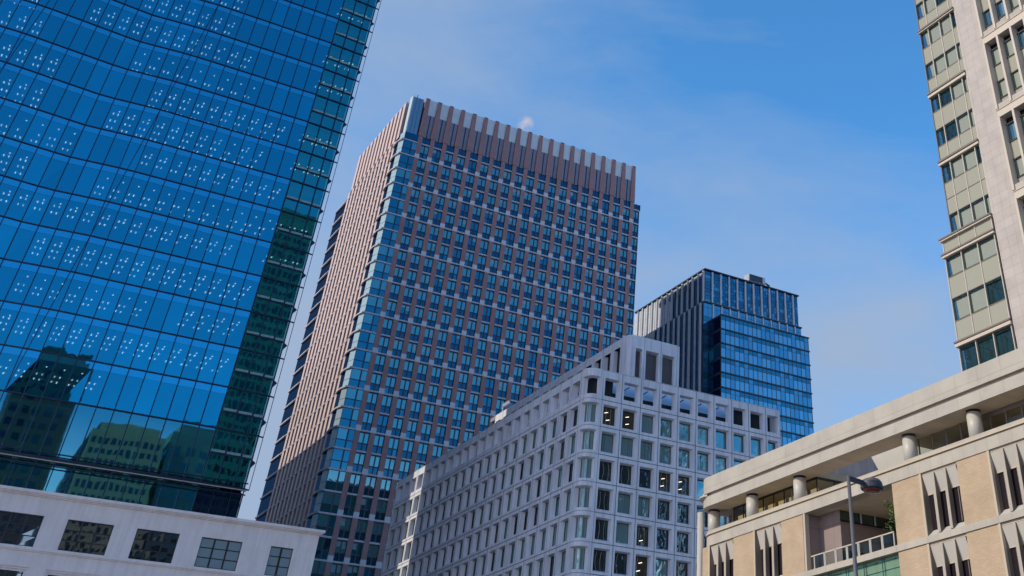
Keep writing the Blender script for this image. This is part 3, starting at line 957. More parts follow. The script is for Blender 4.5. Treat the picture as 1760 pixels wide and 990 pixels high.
# ================================================================== B: brown tower
XB, YB = 71.25, 251.0
B_ = thing('brown_office_tower', 'tall reddish brown office tower with close vertical piers, narrow windows and a ribbed crown',
           'skyscraper', (108, 277, 0))
PB = 3.48
LZ = [147.02 - 4.22 * k for k in range(33)]
rng = random.Random(5)
bwn = []
for k in range(len(LZ) - 1):
    zt, zb = LZ[k] - .17, LZ[k + 1] + .17
    if zb < 25: break
    zt_ = zt
    ztr = LZ[k] - 2.5
    for i in range(20):
        x0 = 76.2 + PB * i; x1 = x0 + 2.36
        if i == 19: x1 = 144.2
        if offscreen(x0, YB, zt) : continue
        p = MB(); y = YB + .42
        xm = (x0 + x1) / 2
        r_ = rng.random()
        up = 'gb1' if r_ < .86 else 'gb2'
        for a, b in ((x0 + .13, xm - .13), (xm + .13, x1 - .13)):
            j = rng.uniform(-.006, .006)
            p.poly([(a, y + j, ztr + .1), (b, y - j, ztr + .1), (b, y - j, zt - .22), (a, y + j, zt - .22)], up)
            p.poly([(a, y, zb), (b, y, zb), (b, y, ztr - .1), (a, y, ztr - .1)], 'gb3' if rng.random() < .9 else 'gb2')
            if rng.random() < .3:
                zl = zt - .22 - rng.uniform(.4, 1.5)
                p.poly([(a, y - .02, zl), (b, y - .02, zl), (b, y - .02, zt - .22), (a, y - .02, zt - .22)], 'gblind')
        for a, b in ((x0, x0 + .13), (xm - .13, xm + .13), (x1 - .13, x1)):
            p.box(a, b, y - .12, y + .05, zb, zt, 'blue_metal')
        p.box(x0 + .13, xm - .13, y - .10, y + .05, ztr - .1, ztr + .1, 'blue_metal')
        p.box(xm + .13, x1 - .13, y - .10, y + .05, ztr - .1, ztr + .1, 'blue_metal')
        p.box(x0 + .13, x1 - .13, y - .11, y + .05, zt - .22, zt, 'blue_metal')
        bwn.append((abs(zt - 100) * .3 + i * 1.5, p))
    # corner window next to the chamfer
    p = MB(); y = YB + .12
    for a, b in ((XB + .1, 73.45), (73.75, 75.0)):
        p.poly([(a, y, ztr + .08), (b, y, ztr + .08), (b, y, zt - .1), (a, y, zt - .1)], 'gb1' if rng.random() < .7 else 'gb2')
        p.poly([(a, y, zb), (b, y, zb), (b, y, ztr - .08), (a, y, ztr - .08)], 'gb2')
    p.box(XB, XB + .1, y - .1, y + .05, zb, zt, 'blue_metal')
    p.box(73.45, 73.75, y - .1, y + .05, zb, zt, 'blue_metal')
    p.box(XB + .1, 75.0, y - .08, y + .05, ztr - .08, ztr + .08, 'blue_metal')
    p.box(XB + .1, 75.0, y - .085, y + .05, zt - .1, zt, 'blue_metal')
    bwn.append((-1 * (200 - zt) * .2, p))
# small windows under the crown
for i in range(20):
    x0 = 76.2 + PB * i; x1 = x0 + 2.36
    p = MB(); y = YB + .42; xm = (x0 + x1) / 2
    for a, b in ((x0 + .1, xm - .08), (xm + .08, x1 - .1)):
        p.poly([(a, y, 147.3), (b, y, 147.3), (b, y, 149.0), (a, y, 149.0)], 'gb3')
    p.box(x0, x0 + .1, y - .1, y + .05, 147.2, 149.1, 'blue_metal'); p.box(x1 - .1, x1, y - .1, y + .05, 147.2, 149.1, 'blue_metal')
    p.box(xm - .08, xm + .08, y - .1, y + .05, 147.2, 149.1, 'blue_metal')
    bwn.append((i * 2, p))
many('window', bwn, B_)
sblk = []
for i in range(20):
    x0 = 75.0 + PB * i
    p = MB()
    p.box(x0, x0 + 1.2, YB, YB + .6, 20, 149.2, 'brick_pier')
    # crown part stands forward and flares towards its foot
    for (za, zb, wa, wb) in ((149.2, 160.7, .78, .55),):
        cx = x0 + .55
        pts0 = [(cx - wa, YB - .12), (cx + wa, YB - .12), (cx + wa, YB + 1.6), (cx - wa, YB + 1.6)]
        pts1 = [(cx - wb, YB + .05), (cx + wb, YB + .05), (cx + wb, YB + 1.6), (cx - wb, YB + 1.6)]
        for j in range(4):
            p.poly([(*pts0[j], za), (*pts0[(j + 1) % 4], za), (*pts1[(j + 1) % 4], zb), (*pts1[j], zb)], 'brick_pier')
        p.poly([(*q, zb) for q in pts1], 'brick_pier'); p.poly([(*q, za) for q in pts0], 'brick_pier')
    p.box(cx - .56, cx + .56, YB + .04, YB + 1.0, 160.7, 160.9, 'blue_metal')
    p.build('pier', B_)
    for k in range(1, len(LZ), 2):
        if LZ[k] < 30: break
        q = MB()
        q.box(x0 - .03, x0 + 1.23, YB - .05, YB + .3, LZ[k] - .17, LZ[k] + 1.0, 'light_block')
        sblk.append((i * 2 + abs(LZ[k] - 110) * .2, q))
many('stone_block', sblk, B_)
for k, z in enumerate(LZ):
    if z < 30: break
    p = MB()
    wide = k % 2 == 1
    y0 = YB + (.02 if wide else .12)
    p.box(XB, 144.2, YB + .03, YB + .5, z - .17, z + .17, 'ledge')
    # round the chamfered corner
    ch = [(XB, YB), (XB - .35, YB + .15), (XB - .75, YB + 2.3), (XB - .8, YB + 4.0), (XB - .55, YB + 6.2)]
    for a, b in zip(ch[:-1], ch[1:]):
        p.bar((*a, z), (*b, z), .34, .40, 'ledge', up=(-1, 0, 0))
    # left face, from fin to fin, and the far glass corner
    p.box(XB - .35, XB + .5, YB + 6.2, 294.9, z - .10, z + .14, 'ledge')
    p.box(XB - .45, XB + .5, 295, 302.9, z - .17, z + .17, 'ledge')
    p.build('ledge', B_)
g_ = MB()
for k in range(len(LZ) - 1):
    if LZ[k] < 30: break
    a, b = LZ[k + 1] + .17, LZ[k] - .17
    zm = LZ[k] - 2.5
    for (u, v_) in ((a, zm - .05), (zm + .05, b)):
        g_.poly([(XB - .02, YB + .06, u), (XB - .60, YB + 2.2, u), (XB - .60, YB + 2.2, v_), (XB - .02, YB + .06, v_)], 'gbs')
    g_.poly([(XB - .60, YB + 2.25, a), (XB - .30, YB + 6.2, a), (XB - .30, YB + 6.2, b), (XB - .60, YB + 2.25, b)], 'gbd')
    g_.poly([(XB + .35, YB + 6.2, a), (XB + .35, 295, a), (XB + .35, 295, b), (XB + .35, YB + 6.2, b)], 'gbd')
    g_.poly([(XB + .05, 295, a), (XB - .1, 303, a), (XB - .1, 303, b), (XB + .05, 295, b)], 'gbd')
g_.poly([(XB - .02, YB + .06, 147.2), (XB - .5, YB + 2.2, 147.2), (XB - .5, YB + 2.2, 149.2), (XB - .02, YB + .06, 149.2)], 'gbs')
g_.poly([(XB, YB + .05, 147.2), (75, YB + .05, 147.2), (75, YB + .05, 149.2), (XB, YB + .05, 149.2)], 'gb3')
g_.poly([(XB - .5, YB + 2.2, 147.2), (XB - .3, YB + 6.2, 147.2), (XB - .3, YB + 6.2, 149.2), (XB - .5, YB + 2.2, 149.2)], 'gbd')
g_.build('corner_glazing', B_)
for k in range(12):
    y = 257.9 + 3.14 * k
    p = MB()
    p.box(XB - .30, XB + .6, y - .75, y + .75, 25, 149.2, 'pink_fin')
    y2 = y - 1.4
    p.box(XB - .25, XB + 1.5, y2 - .85, y2 + .85, 149.4, 160.6, 'pink_fin')
    p.build('fin', B_)
cr_ = MB()
# crown infill: pale band above, grilles with dark slot below
for i in range(19):
    a = 76.15 + PB * i; b = a + 2.3
    cr_.poly([(a - .3, YB + .4, 156.1), (b + .1, YB + .4, 156.1), (b + .1, YB + .4, 160.85), (a - .3, YB + .4, 160.85)], 'pale_panel')
    m_ = (a + b) / 2 - .1
    for u, v_ in ((a - .3, m_ - .16), (m_ + .16, b + .2)):
        cr_.poly([(u, YB + .4, 149.2), (v_, YB + .4, 149.2), (v_, YB + .4, 156.1), (u, YB + .4, 156.1)], 'louvre')
    cr_.poly([(m_ - .16, YB + .6, 149.2), (m_ + .16, YB + .6, 149.2), (m_ + .16, YB + .6, 156.1), (m_ - .16, YB + .6, 156.1)], 'blue_metal')
cr_.build('crown_panel', B_)
cc = MB()
cc.box(71.5, 74.4, YB + .2, YB + .4, 149.2, 160.2, 'gcrown')
for x in (72.4, 73.4):
    cc.box(x - .04, x + .04, YB + .17, YB + .2, 149.2, 160.2, 'blue_metal')
cc.box(71.2, 71.5, YB + .15, YB + 2.2, 149.2, 160.5, 'pale_panel')
cc.box(141.7, 142.3, YB + .3, YB + 2, 149.2, 160, 'gb2')
cc.build('crown_corner', B_)
cc = MB(); cc.box(72.6, 72.75, YB + 1, YB + 1.15, 160.2, 161.6, 'blue_metal'); cc.build('aerial', B_)
bd = MB()
bd.box(XB + .9, 144.4, YB + .55, 302.8, 0, 149.0, 'dark_room')
bd.box(73.0, 141.8, YB + 1.25, 292, 149.0, 160.1, 'dark_room')
bd.box(XB + .45, XB + .9, 296, 302.6, 0, 149.0, 'dark_room')
bd.box(144.4, 144.75, YB + 1.0, 302.8, 0, 148.2, 'gbd')
bd.box(144.2, 144.4, YB + .3, 302.8, 20, 149, 'gbd')
bd.build('inner_walls', B_)

# ================================================================== F: far blue tower
YF = 259.5
F_ = thing('far_glass_tower', 'distant blue glass tower with a finned crown, right of the brown tower', 'skyscraper', (190, 280, 0))
rng = random.Random(9)
for i in range(11):
    x = 176.0 + 3.09 * i
    p = MB(); p.box(x, x + .48, 259.6, 260.4, 129.7, 139.5, 'grey_fin')
    p.box(x + .02, x + .46, 259.2, 259.9, 122, 129.4, 'grey_fin'); p.build('fin', F_)
p = MB()
for i in range(12):
    x = 173.7 + 3.09 * i if i == 0 else 176.48 + 3.09 * (i - 1)
    x1 = 176.0 + 3.09 * i
    if x1 > 209.3: x1 = 209.3
    n = 3 if i else 1
    for q in range(n):
        a = x + (x1 - x) * q / n; b = x + (x1 - x) * (q + 1) / n
        for r in range(9):
            z0 = 129.9 + 1.07 * r
            p.poly([(a + .06, 260.1, z0), (b - .06, 260.1, z0), (b - .06, 260.1, z0 + .95), (a + .06, 260.1, z0 + .95)], rng.choice(['gfc', 'gfc', 'gft', 'gf2']))
p.box(173.7, 209.3, 260.15, 300, 100, 139.6, 'blue_metal')
p.build('crown_glazing', F_)
p = MB(); p.box(173.2, 209.6, 259.5, 301, 139.7, 140.05, 'blue_metal')
p.box(172.9, 209.8, 259.1, 301, 129.35, 129.75, 'blue_metal'); p.build('roof_edge', F_)
wf = []
for r in range(8):       # body below the crown, seen between the fins
    z1 = 129.3 - 4.1 * r; z0 = z1 - 4.0
    for i in range(23):
        a = 172.9 + 1.6 * i
        q = MB(); q.poly([(a + .05, YF, z1 - 1.3), (a + 1.55, YF, z1 - 1.3), (a + 1.55, YF, z1), (a + .05, YF, z1)], 'gft' if r else 'gf2')
        q.poly([(a + .05, YF, z0), (a + 1.55, YF, z0), (a + 1.55, YF, z1 - 1.4), (a + .05, YF, z1 - 1.4)], 'gf2')
        wf.append((900, q))
YS = 253.1                # projecting slab
XS0, XS1 = 174.75, 207.05
NS = 20
for r in range(14):
    z1 = 123.9 - 4.07 * r; z0 = z1 - 4.07
    for i in range(NS):
        a = XS0 + (XS1 - XS0) * i / NS; b = XS0 + (XS1 - XS0) * (i + 1) / NS
        q = MB()
        v = rng.random()
        j = rng.uniform(-.01, .01)
        q.poly([(a + .09, YS + j, z0 + .12), (b - .09, YS - j, z0 + .12), (b - .09, YS - j, z1 - 1.45), (a + .09, YS + j, z1 - 1.45)], 'gf1' if v < .6 else 'gf2')
        q.poly([(a + .09, YS, z1 - 1.35), (b - .09, YS, z1 - 1.35), (b - .09, YS, z1 - .12), (a + .09, YS, z1 - .12)], 'gft' if v < .8 else 'gf2')
        wf.append((r * 10 + i * .1, q))
many('glass_panel', wf, F_)
p = MB()
for r in range(15):
    z = 123.9 - 4.07 * r
    p.box(XS0 - .05, XS1 + .3, YS - .28, 259.4, z - .16, z + .16, 'blue_metal')
p.box(XS0, XS1, YS + .05, 259.4, 60, 123.7, 'blue_metal')
p.box(172.8, 209.7, YF + .06, 301, 60, 129.3, 'blue_metal')
for i in range(NS + 1):
    a = XS0 + (XS1 - XS0) * i / NS
    p.box(a - .09, a + .09, YS - .05, YS + .1, 66, 123.7, 'blue_metal')
p.build('slab_frame', F_)
p = MB()       # glass flank of the slab and the recess beside it
for r in range(14):
    z1 = 123.7 - 4.07 * r; z0 = z1 - 3.8
    p.poly([(XS0 - .03, 259.3, z0), (XS0 - .03, YS + .1, z0), (XS0 - .03, YS + .1, z1 - .2), (XS0 - .03, 259.3, z1 - .2)], rng.choice(['gbd', 'gft', 'gbd']))
p.build('side_glazing', F_)
p = MB()
for k in range(14):        # left face of the crown: fins and louvres
    y = 260.3 + 2.95 * k
    p.box(173.2, 174.0, y, y + .30 + (.35 if k % 2 == 0 else 0), 129.75, 139.6, 'grey_fin')
    p.box(172.3, 173.0, y + .1, y + .45 + (.35 if k % 2 == 0 else 0), 66, 129.35, 'grey_fin')
    m_ = 'f_louvre' if k >= 6 else 'gbd'
    for q in (0, 1):
        ya = y + .75 + q * 1.15; yb = ya + .95
        p.poly([(173.66, ya, 129.8), (173.66, yb, 129.8), (173.66, yb, 139.4 if k >= 6 else 138.3), (173.66, ya, 139.4 if k >= 6 else 138.3)], m_)
        if k < 6: p.poly([(173.66, ya, 138.4), (173.66, yb, 138.4), (173.66, yb, 139.4), (173.66, ya, 139.4)], 'f_louvre')
        lowm = 'f_louvre' if k >= 9 else 'gbd'
        for r in range(15):
            z1 = 129.2 - 4.07 * r
            p.poly([(172.76, ya, z1 - 3.7), (172.76, yb, z1 - 3.7), (172.76, yb, z1), (172.76, ya, z1)], lowm if r < 3 else 'gbd')
for k in range(2, 9):
    y = 261.6 + 2.95 * k
    p.box(173.4, 173.62, y, y + .8, 136.6, 137.9, 'blue_metal')
    p.box(173.4, 173.62, y + .3, y + .5, 137.9, 138.6, 'blue_metal')
p.build('side_fins', F_)

G_ = thing('roof_crane', 'small dark window cleaning crane parked on the roof edge of the distant blue tower', 'crane', (200, 270, 140))
p = MB()
p.bar((196.6, 270, 146.3), (203.2, 270, 146.3), 2.6, 2.2, 'grey_fin', up=(0, 0, 1)); p.build('housing', G_)
p = MB(); p.box(197.0, 202, 268.5, 268.68, 145.3, 147.2, 'blue_metal'); p.build('side_panel', G_)
p = MB(); p.box(199.0, 201.2, 269.2, 271, 140, 145.2, 'pale_panel'); p.build('mast', G_)
p = MB(); p.bar((202.6, 269.6, 146.6), (205.6, 269.6, 145.6), .35, .35, 'blue_metal', up=(0, 0, 1))
p.bar((204.6, 269.6, 145.9), (204.6, 269.6, 142.6), .3, .3, 'blue_metal'); p.build('jib', G_)

# ================================================================== G: beige lowrise
XG = 64.0
G2 = thing('beige_lowrise', 'low beige stone and buff brick building with a rounded overhanging roof band and round columns', 'building', (75, 70, 0))


def gpath(off, yend=97.3, r=2.2):
    """plan line of the facade, offset outwards, rounding the far corner and running back; starts at y=38"""
    x = XG - off
    cx, cy = XG + r, yend - r
    rr = r + off
    pts = [(x, 36.0), (x, cy)]
    for k in range(1, 11):
        t = math.pi / 2 * k / 10
        pts.append((cx - rr * math.cos(t), cy + rr * math.sin(t)))
    pts.append((100, yend + off))
    return pts


def ring(mb, o_out, z0, z1, m, inner=2.4, ye=97.3):
    """solid band between outer path and a path 'inner' metres behind it"""
    a = gpath(o_out, ye); b = gpath(-inner, ye)
    for i in range(len(a) - 1):
        mb.poly([(*a[i], z0), (*a[i + 1], z0), (*a[i + 1], z1), (*a[i], z1)], m)
        mb.poly([(*b[i], z0), (*b[i], z1), (*b[i + 1], z1), (*b[i + 1], z0)], m)
        mb.poly([(*a[i], z1), (*a[i + 1], z1), (*b[i + 1], z1), (*b[i], z1)], m)
        mb.poly([(*a[i], z0), (*b[i], z0), (*b[i + 1], z0), (*a[i + 1], z0)], m)


p = MB()
ring(p, 0, 29.72, 31.0, 'fascia')
p.build('upper_fascia', G2)
p = MB()
ring(p, .10, 29.52, 29.70, 'band'); ring(p, -.22, 29.28, 29.518, 'fin')
p.build('groove_moulding', G2)
p = MB()
ring(p, 0, 28.40, 29.276, 'fascia')
p.build('lower_fascia', G2)
p = MB()
a = gpath(-.02); b = gpath(-2.42)
for i in range(len(a) - 1):
    p.poly([(*a[i], 28.385), (*b[i], 28.385), (*b[i + 1], 28.385), (*a[i + 1], 28.385)], 'soffit')
p.build('soffit', G2)
# projecting lip round the far corner only
p = MB()
cx, cy = XG + 2.2, 95.1
li = []
for k in range(0, 13):
    t = math.pi / 2 * k / 12
    li.append((t, 2.2 + .42 * math.sin(math.pi * k / 12) ** .5))
for (t0, r0), (t1, r1) in zip(li[:-1], li[1:]):
    f = lambda t, r, z: (cx - r * math.cos(t), cy + r * math.sin(t), z)
    p.poly([f(t0, 2.1, 29.50), f(t1, 2.1, 29.50), f(t1, r1, 29.44), f(t0, r0, 29.44)], 'hood')
    p.poly([f(t0, r0, 29.44), f(t1, r1, 29.44), f(t1, r1, 29.30), f(t0, r0, 29.30)], 'hood')
    p.poly([f(t0, r0, 29.30), f(t1, r1, 29.30), f(t1, 2.0, 29.0), f(t0, 2.0, 29.0)], 'fin')
p.build('corner_lip', G2)
rf = MB()
rf.box(XG + 2.42, XG + 7, 36, 69.2, 28.42, 28.9, 'soffit'); rf.box(XG + 2.42, XG + 11.5, 81.0, 93, 28.42, 28.9, 'soffit')
rf.build('roof', G2)

# sill band and string courses
p = MB()
ring(p, .06, 26.05, 26.25, 'band', 1.0, 96.6); ring(p, .16, 25.90, 26.048, 'trim', 1.0, 96.6); ring(p, -.03, 25.80, 25.898, 'fin', 1.0, 96.6)
ring(p, .06, 24.98, 25.798, 'band', 1.0, 96.6)
p.build('sill_band', G2)
bricks = [90.8 - 7.33 * k for k in range(8) if k != 2]
bays = [94.85 - 7.33 * k for k in range(8) if k not in (2, 3)]
bays = [(94.8, 90.85), (87.45, 83.5), (65.6, 61.5), (58.3, 54.2), (51.0, 46.9), (43.7, 39.6)]
for n_, zt in enumerate((24.975, 20.2, 15.4, 10.6)):
    zb = zt - 4.3
    for y1 in bricks:
        q = MB(); q.box(XG + .02, XG + 1.0, y1 - 3.22, y1, zb, zt, 'brick'); w_ = q.build('brick_panel', G2)
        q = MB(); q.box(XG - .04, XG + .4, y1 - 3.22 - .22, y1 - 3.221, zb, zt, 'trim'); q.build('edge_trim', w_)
    q = MB(); q.box(XG + .02, XG + 1, 94.85, 95.9, zb, zt, 'brick'); q.build('brick_panel', G2)
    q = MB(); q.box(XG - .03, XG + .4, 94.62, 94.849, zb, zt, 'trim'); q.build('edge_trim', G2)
    for (ya, yb) in bays:
        if n_ > 1 and ya > 60: pass
        ya -= .22
        wn = MB(); d = .54
        x2 = XG + d
        # glass
        wn.poly([(x2, ya, zb), (x2, yb, zb), (x2, yb, zt - .1), (x2, ya, zt - .1)], 'gg')
        n3 = (ya - yb) / 3
        for k in range(3):
            wn.box(x2 - .05, x2 - .005, yb + n3 * k + .58, yb + n3 * k + .66, zb + .5, zt - 1.3, 'd_frame')
        win = wn.build('window', G2)
        # left jamb, its shade put into the dark brown
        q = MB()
        q.poly([(XG, ya, zb), (x2, ya - .10, zb), (x2, ya - .10, zt), (XG, ya, zt)], 'fin_shade')
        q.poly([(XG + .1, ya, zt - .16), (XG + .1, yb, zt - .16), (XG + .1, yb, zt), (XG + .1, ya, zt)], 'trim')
        q.build('jamb', win)
        # sloping sill
        q = MB()
        q.poly([(XG - .0, ya, zb - .02), (XG - .0, yb, zb - .02), (x2, yb, zb + .42), (x2, ya, zb + .42)], 'hood')
        q.build('sill', win)
        for k in range(3):
            y0 = yb + n3 * k + .16; y1 = yb + n3 * (k + 1) - .05
            h = MB()
            ht, hb = zt - .18, zt - 1.42
            h.poly([(XG + .08, y0, ht), (XG + .08, y1, ht), (x2 - .12, y1 - .04, hb), (x2 - .12, y0, hb)], 'hood')
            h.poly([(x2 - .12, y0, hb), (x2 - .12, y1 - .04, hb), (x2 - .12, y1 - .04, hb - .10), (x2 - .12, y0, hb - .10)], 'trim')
            h.poly([(x2 - .12, y0, hb - .1), (x2 - .12, y1 - .04, hb - .1), (x2, y1 - .04, hb - .1), (x2, y0, hb - .1)], 'fin')
            h.build('hood', win)
        for k in (1, 2):
            y = yb + n3 * k
            f = MB()
            f.prism([(XG + .03, y - .11), (XG + .03, y + .15), (x2 - .1, y + .15), (x2 - .1, y - .11)], zb + .05, zt - .17, 'fin_shade')  # sides carry painted shade, the front cap keeps the beige
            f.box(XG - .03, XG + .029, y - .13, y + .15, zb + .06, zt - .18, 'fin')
            f.build('fin', win)
# floor bands between storeys
p = MB()
for z in (20.66, 15.86, 11.06):
    for (ya, yb) in ((95.9, 80.45), (80.43, 68.9), (68.88, 36)):
        p.box(XG - .08, XG + 1.0, yb, ya, z - .44, z + .0, 'band')
p.box(XG - .02, XG + 1.0, 36, 95.9, 0, 6.0, 'band')
p.build('floor_band', G2)
# body behind
bd = MB()
bd.box(XG + 1.5, 98, 36, 68.4, 0, 24.9, 'brown_wall'); bd.box(XG + 1.5, 98, 81.0, 95.7, 0, 24.9, 'brown_wall')
bd.box(XG + 9, 98, 68.4, 81, 0, 24.9, 'brown_wall'); bd.box(XG + 1, 98, 68.4, 81, 0, 19.9, 'dark_room')
bd.box(XG + .9, 98, 36, 95.8, 24.99, 25.8, 'soffit')
bd.build('inner_walls', G2)
# top storey: glazing behind the columns
XW = XG + 2.35
gz = MB()
gz.poly([(XW, 94.0, 26.0), (XW, 81.0, 26.0), (XW, 81.0, 28.38), (XW, 94.0, 28.38)], 'ggl')
gz.poly([(XW, 81.0, 26.0), (XW + 9, 81.0, 26.0), (XW + 9, 81.0, 28.38), (XW, 81.0, 28.38)], 'ggl')
gz.poly([(XW, 69.2, 26.0), (XW, 36, 26.0), (XW, 36, 28.38), (XW, 69.2, 28.38)], 'ggl')
gz.box(XW + .02, XW + 9, 94.05, 94.25, 26.0, 28.38, 'brown_wall')
gz.box(XW + 1.5, XW + 1.7, 94.3, 97.0, 26.0, 28.38, 'brown_wall')
gz.build('top_glazing', G2)
fr = MB()
for k in range(9):
    y = 81.0 + 1.62 * k
    fr.box(XW - .06, XW + .02, y - .05, y + .05, 26, 28.38, 'black_metal')
for k in range(21):
    y = 69.2 - 1.62 * k
    fr.box(XW - .06, XW + .02, y - .06, y + .06, 26, 28.38, 'd_frame')
fr.box(XW - .07, XW + .03, 81, 94, 28.22, 28.38, 'black_metal')
fr.box(XW - .07, XW + .03, 36, 61.8, 28.02, 28.38, 'd_frame')
fr.box(XW, XW + 9, 80.9, 80.98, 28.2, 28.38, 'black_metal')
for x in (XW + 2, XW + 4, XW + 6): fr.box(x - .04, x + .04, 80.9, 80.98, 26, 28.2, 'black_metal')
fr.build('glazing_frame', G2)
rm = MB()
for k in range(8):       # amber blinds hung behind the far panes
    y = 81.2 + 1.62 * k
    rm.poly([(XW + .35, y + 1.2, 26), (XW + .35, y + .1, 26), (XW + .35, y + .1, 27.65), (XW + .35, y + 1.2, 27.65)], 'curtain')
for k in range(6):       # white roller blinds on the nearer panes
    y = 69.0 - 1.62 * k
    if 62.3 < y < 69.5:
        rm.poly([(XW + .2, y - .1, 26), (XW + .2, y - 1.45, 26), (XW + .2, y - 1.45, 26.9), (XW + .2, y - .1, 26.9)], 'hood')
rm.build('blind', G2)
rw = MB()
rw.box(XW + 3.5, XW + 3.7, 81.4, 94, 26, 28.5, 'dark_room')
rw.box(XW + 5, XW + 5.2, 61.5, 69, 26, 28.5, 'grey_wall')
rw.box(XW + 6, XW + 6.2, 36, 61.4, 26, 28.5, 'curtain')  # back wall glows to stand in for a lit room
rw.box(XW + .3, XW + 6, 36, 61.4, 28.40, 28.5, 'trim')
rw.build('room_wall', G2)
for k, y in enumerate((96.0, 89.1, 81.85, 67.3, 59.95, 52.6, 45.3)):
    q = MB()
    x = XG + 1.05 if k else XG + 1.35
    yy = y if k else 95.9
    q.cyl(x, yy, .58, .58, 26.2, 28.2, 'column', 32)
    q.cyl(x, yy, .55, .55, 28.2, 28.39, 'black_metal', 32)
    o = q.build('column', G2, smooth=False)
    for pg in o.data.polygons:
        pg.use_smooth = len(pg.vertices) == 4
q = MB(); q.cyl(XG + .45, 96.9, .34, .34, 0, 28.25, 'column', 24); o = q.build('corner_pipe', G2)
for pg in o.data.polygons: pg.use_smooth = len(pg.vertices) == 4
# roof terrace behind the beam: grey wall and pale slanted parapet
tw = MB()
tw.prism([(XW + .3, 85), (XG + 7.4, 85), (XG + 7.4, 85.2), (XW + .3, 85.2)], 25.9, 31.8, 'grey_wall')
tw.box(XG + 7.4, XW + 14, 85.0, 85.2, 25.9, 34.0, 'grey_wall')
tw.build('terrace_wall', G2)
tw = MB()
x = XG + 8
for xx in (x, x + .3):
    tw.poly([(xx, 76.8, 26), (xx, 55, 26), (xx, 55, 30.7), (xx, 79.8, 30.7)], 'hood')
tw.poly([(x, 76.8, 26), (x, 79.8, 30.7), (x + .3, 79.8, 30.7), (x + .3, 76.8, 26)], 'hood')
tw.poly([(x, 79.8, 30.7), (x, 55, 30.7), (x + .3, 55, 30.7), (x + .3, 79.8, 30.7)], 'hood')
tw.build('terrace_parapet', G2)
# open terrace two bays wide on the storey below
te = MB()
te.box(XG + .0, XG + 1.7, 80.2, 80.42, 20.66, 24.97, 'brown_wall')
te.poly([(XG + 1.7, 80.2, 20.66), (XG + 1.7, 77.4, 20.66), (XG + 1.7, 77.4, 24.97), (XG + 1.7, 80.2, 24.97)], 'brown_wall')
te.poly([(XG + 1.7, 77.4, 22.0), (XG + 9, 77.4, 22.0), (XG + 9, 77.4, 24.2), (XG + 1.7, 77.4, 24.2)], 'brown_wall')
te.poly([(XG + 1.7, 77.5, 24.2), (XG + 9, 77.5, 24.2), (XG + 9, 77.5, 24.97), (XG + 1.7, 77.5, 24.97)], 'gd_dk')
te.poly([(XG + 1.7, 80.5, 20.7), (XG + 9, 80.5, 20.7), (XG + 9, 80.5, 22.0), (XG + 1.7, 80.5, 22.0)], 'dark_room')
te.poly([(XG + 1.7, 77.4, 22.0), (XG + 9, 77.4, 22.0), (XG + 9, 80.5, 22.0), (XG + 1.7, 80.5, 22.0)], 'brown_wall')
te.box(XG + 1.7, XG + 9, 77.34, 77.42, 24.1, 24.22, 'black_metal')
for x in (XG + 4, XG + 5.6): te.box(x - .05, x + .05, 77.3, 77.4, 24.2, 24.97, 'pale_panel')
te.box(XG + 1.0, XG + 9, 68.9, 80.4, 20.3, 20.66, 'band')
te.box(XG + 1.0, XG + 9, 68.6, 68.9, 20.66, 24.97, 'brown_wall')
te.build('terrace_recess', G2)
rl = MB()
for k in range(8):
    y = 69.2 + 1.44 * k
    if y + 1.3 > 80: break
    rl.poly([(XG + .12, y + .1, 20.75), (XG + .12, y + 1.24, 20.75), (XG + .12, y + 1.24, 21.6), (XG + .12, y + .1, 21.6)], 'ggl')
    for yy in (y, y + 1.3):
        rl.box(XG + .08, XG + .16, yy, yy + .09, 20.66, 21.65, 'hood')
rl.box(XG + .08, XG + .16, 69.2, 79.6, 21.62, 21.70, 'd_light')
rl.build('balustrade', G2)
gw = MB()
gw.poly([(XG + .45, 80.4, 6), (XG + .45, 68.9, 6), (XG + .45, 68.9, 20.2), (XG + .45, 80.4, 20.2)], 'green_wall')
for k in range(5):
    y = 70.9 + 2.2 * k
    for dy in (0, .28):
        gw.box(XG + .40, XG + .44, y + dy, y + dy + .04, 6, 20.2, 'gd_dk')
for k in range(18):
    z = 19.95 - .62 * k
    gw.box(XG + .405, XG + .435, 68.9, 80.4, z, z + .03, 'gd_dk')
gw.build('green_glazing', G2)

# shrub on the terrace
T_ = thing('potted_tree', 'small leafy green tree on the open terrace of the beige building', 'tree', (64.9, 69.9, 20.66))
rng = random.Random(21)
q = MB(); q.cyl(64.9, 69.75, .05, .03, 20.66, 23.2, 'bark', 8)
for k in range(7):
    a = rng.uniform(0, 6.28); z = rng.uniform(22.0, 23.2)
    q.bar((64.9, 69.75, z), (64.9 + .5 * math.cos(a), 69.75 + .6 * math.sin(a), z + .4), .03, .03, 'bark')
q.build('trunk', T_)
q = MB()
for cl in range(16):
    c0 = Vector((64.85 + rng.gauss(0, .22), 69.85 + rng.gauss(0, .42), rng.uniform(21.9, 24.1)))
    for k in range(26):
        v = c0 + Vector((rng.gauss(0, .13), rng.gauss(0, .13), rng.gauss(0, .13)))
        u = Vector((rng.uniform(-1, 1), rng.uniform(-1, 1), rng.uniform(-.6, .6))).normalized() * .10
        n_ = Vector((rng.uniform(-1, 1), rng.uniform(-1, 1), rng.uniform(-1, 1)))
        s_ = u.cross(n_).normalized() * .045
        q.poly([v - u, v + s_, v + u, v - s_], 'leaf')
q.build('crown', T_)

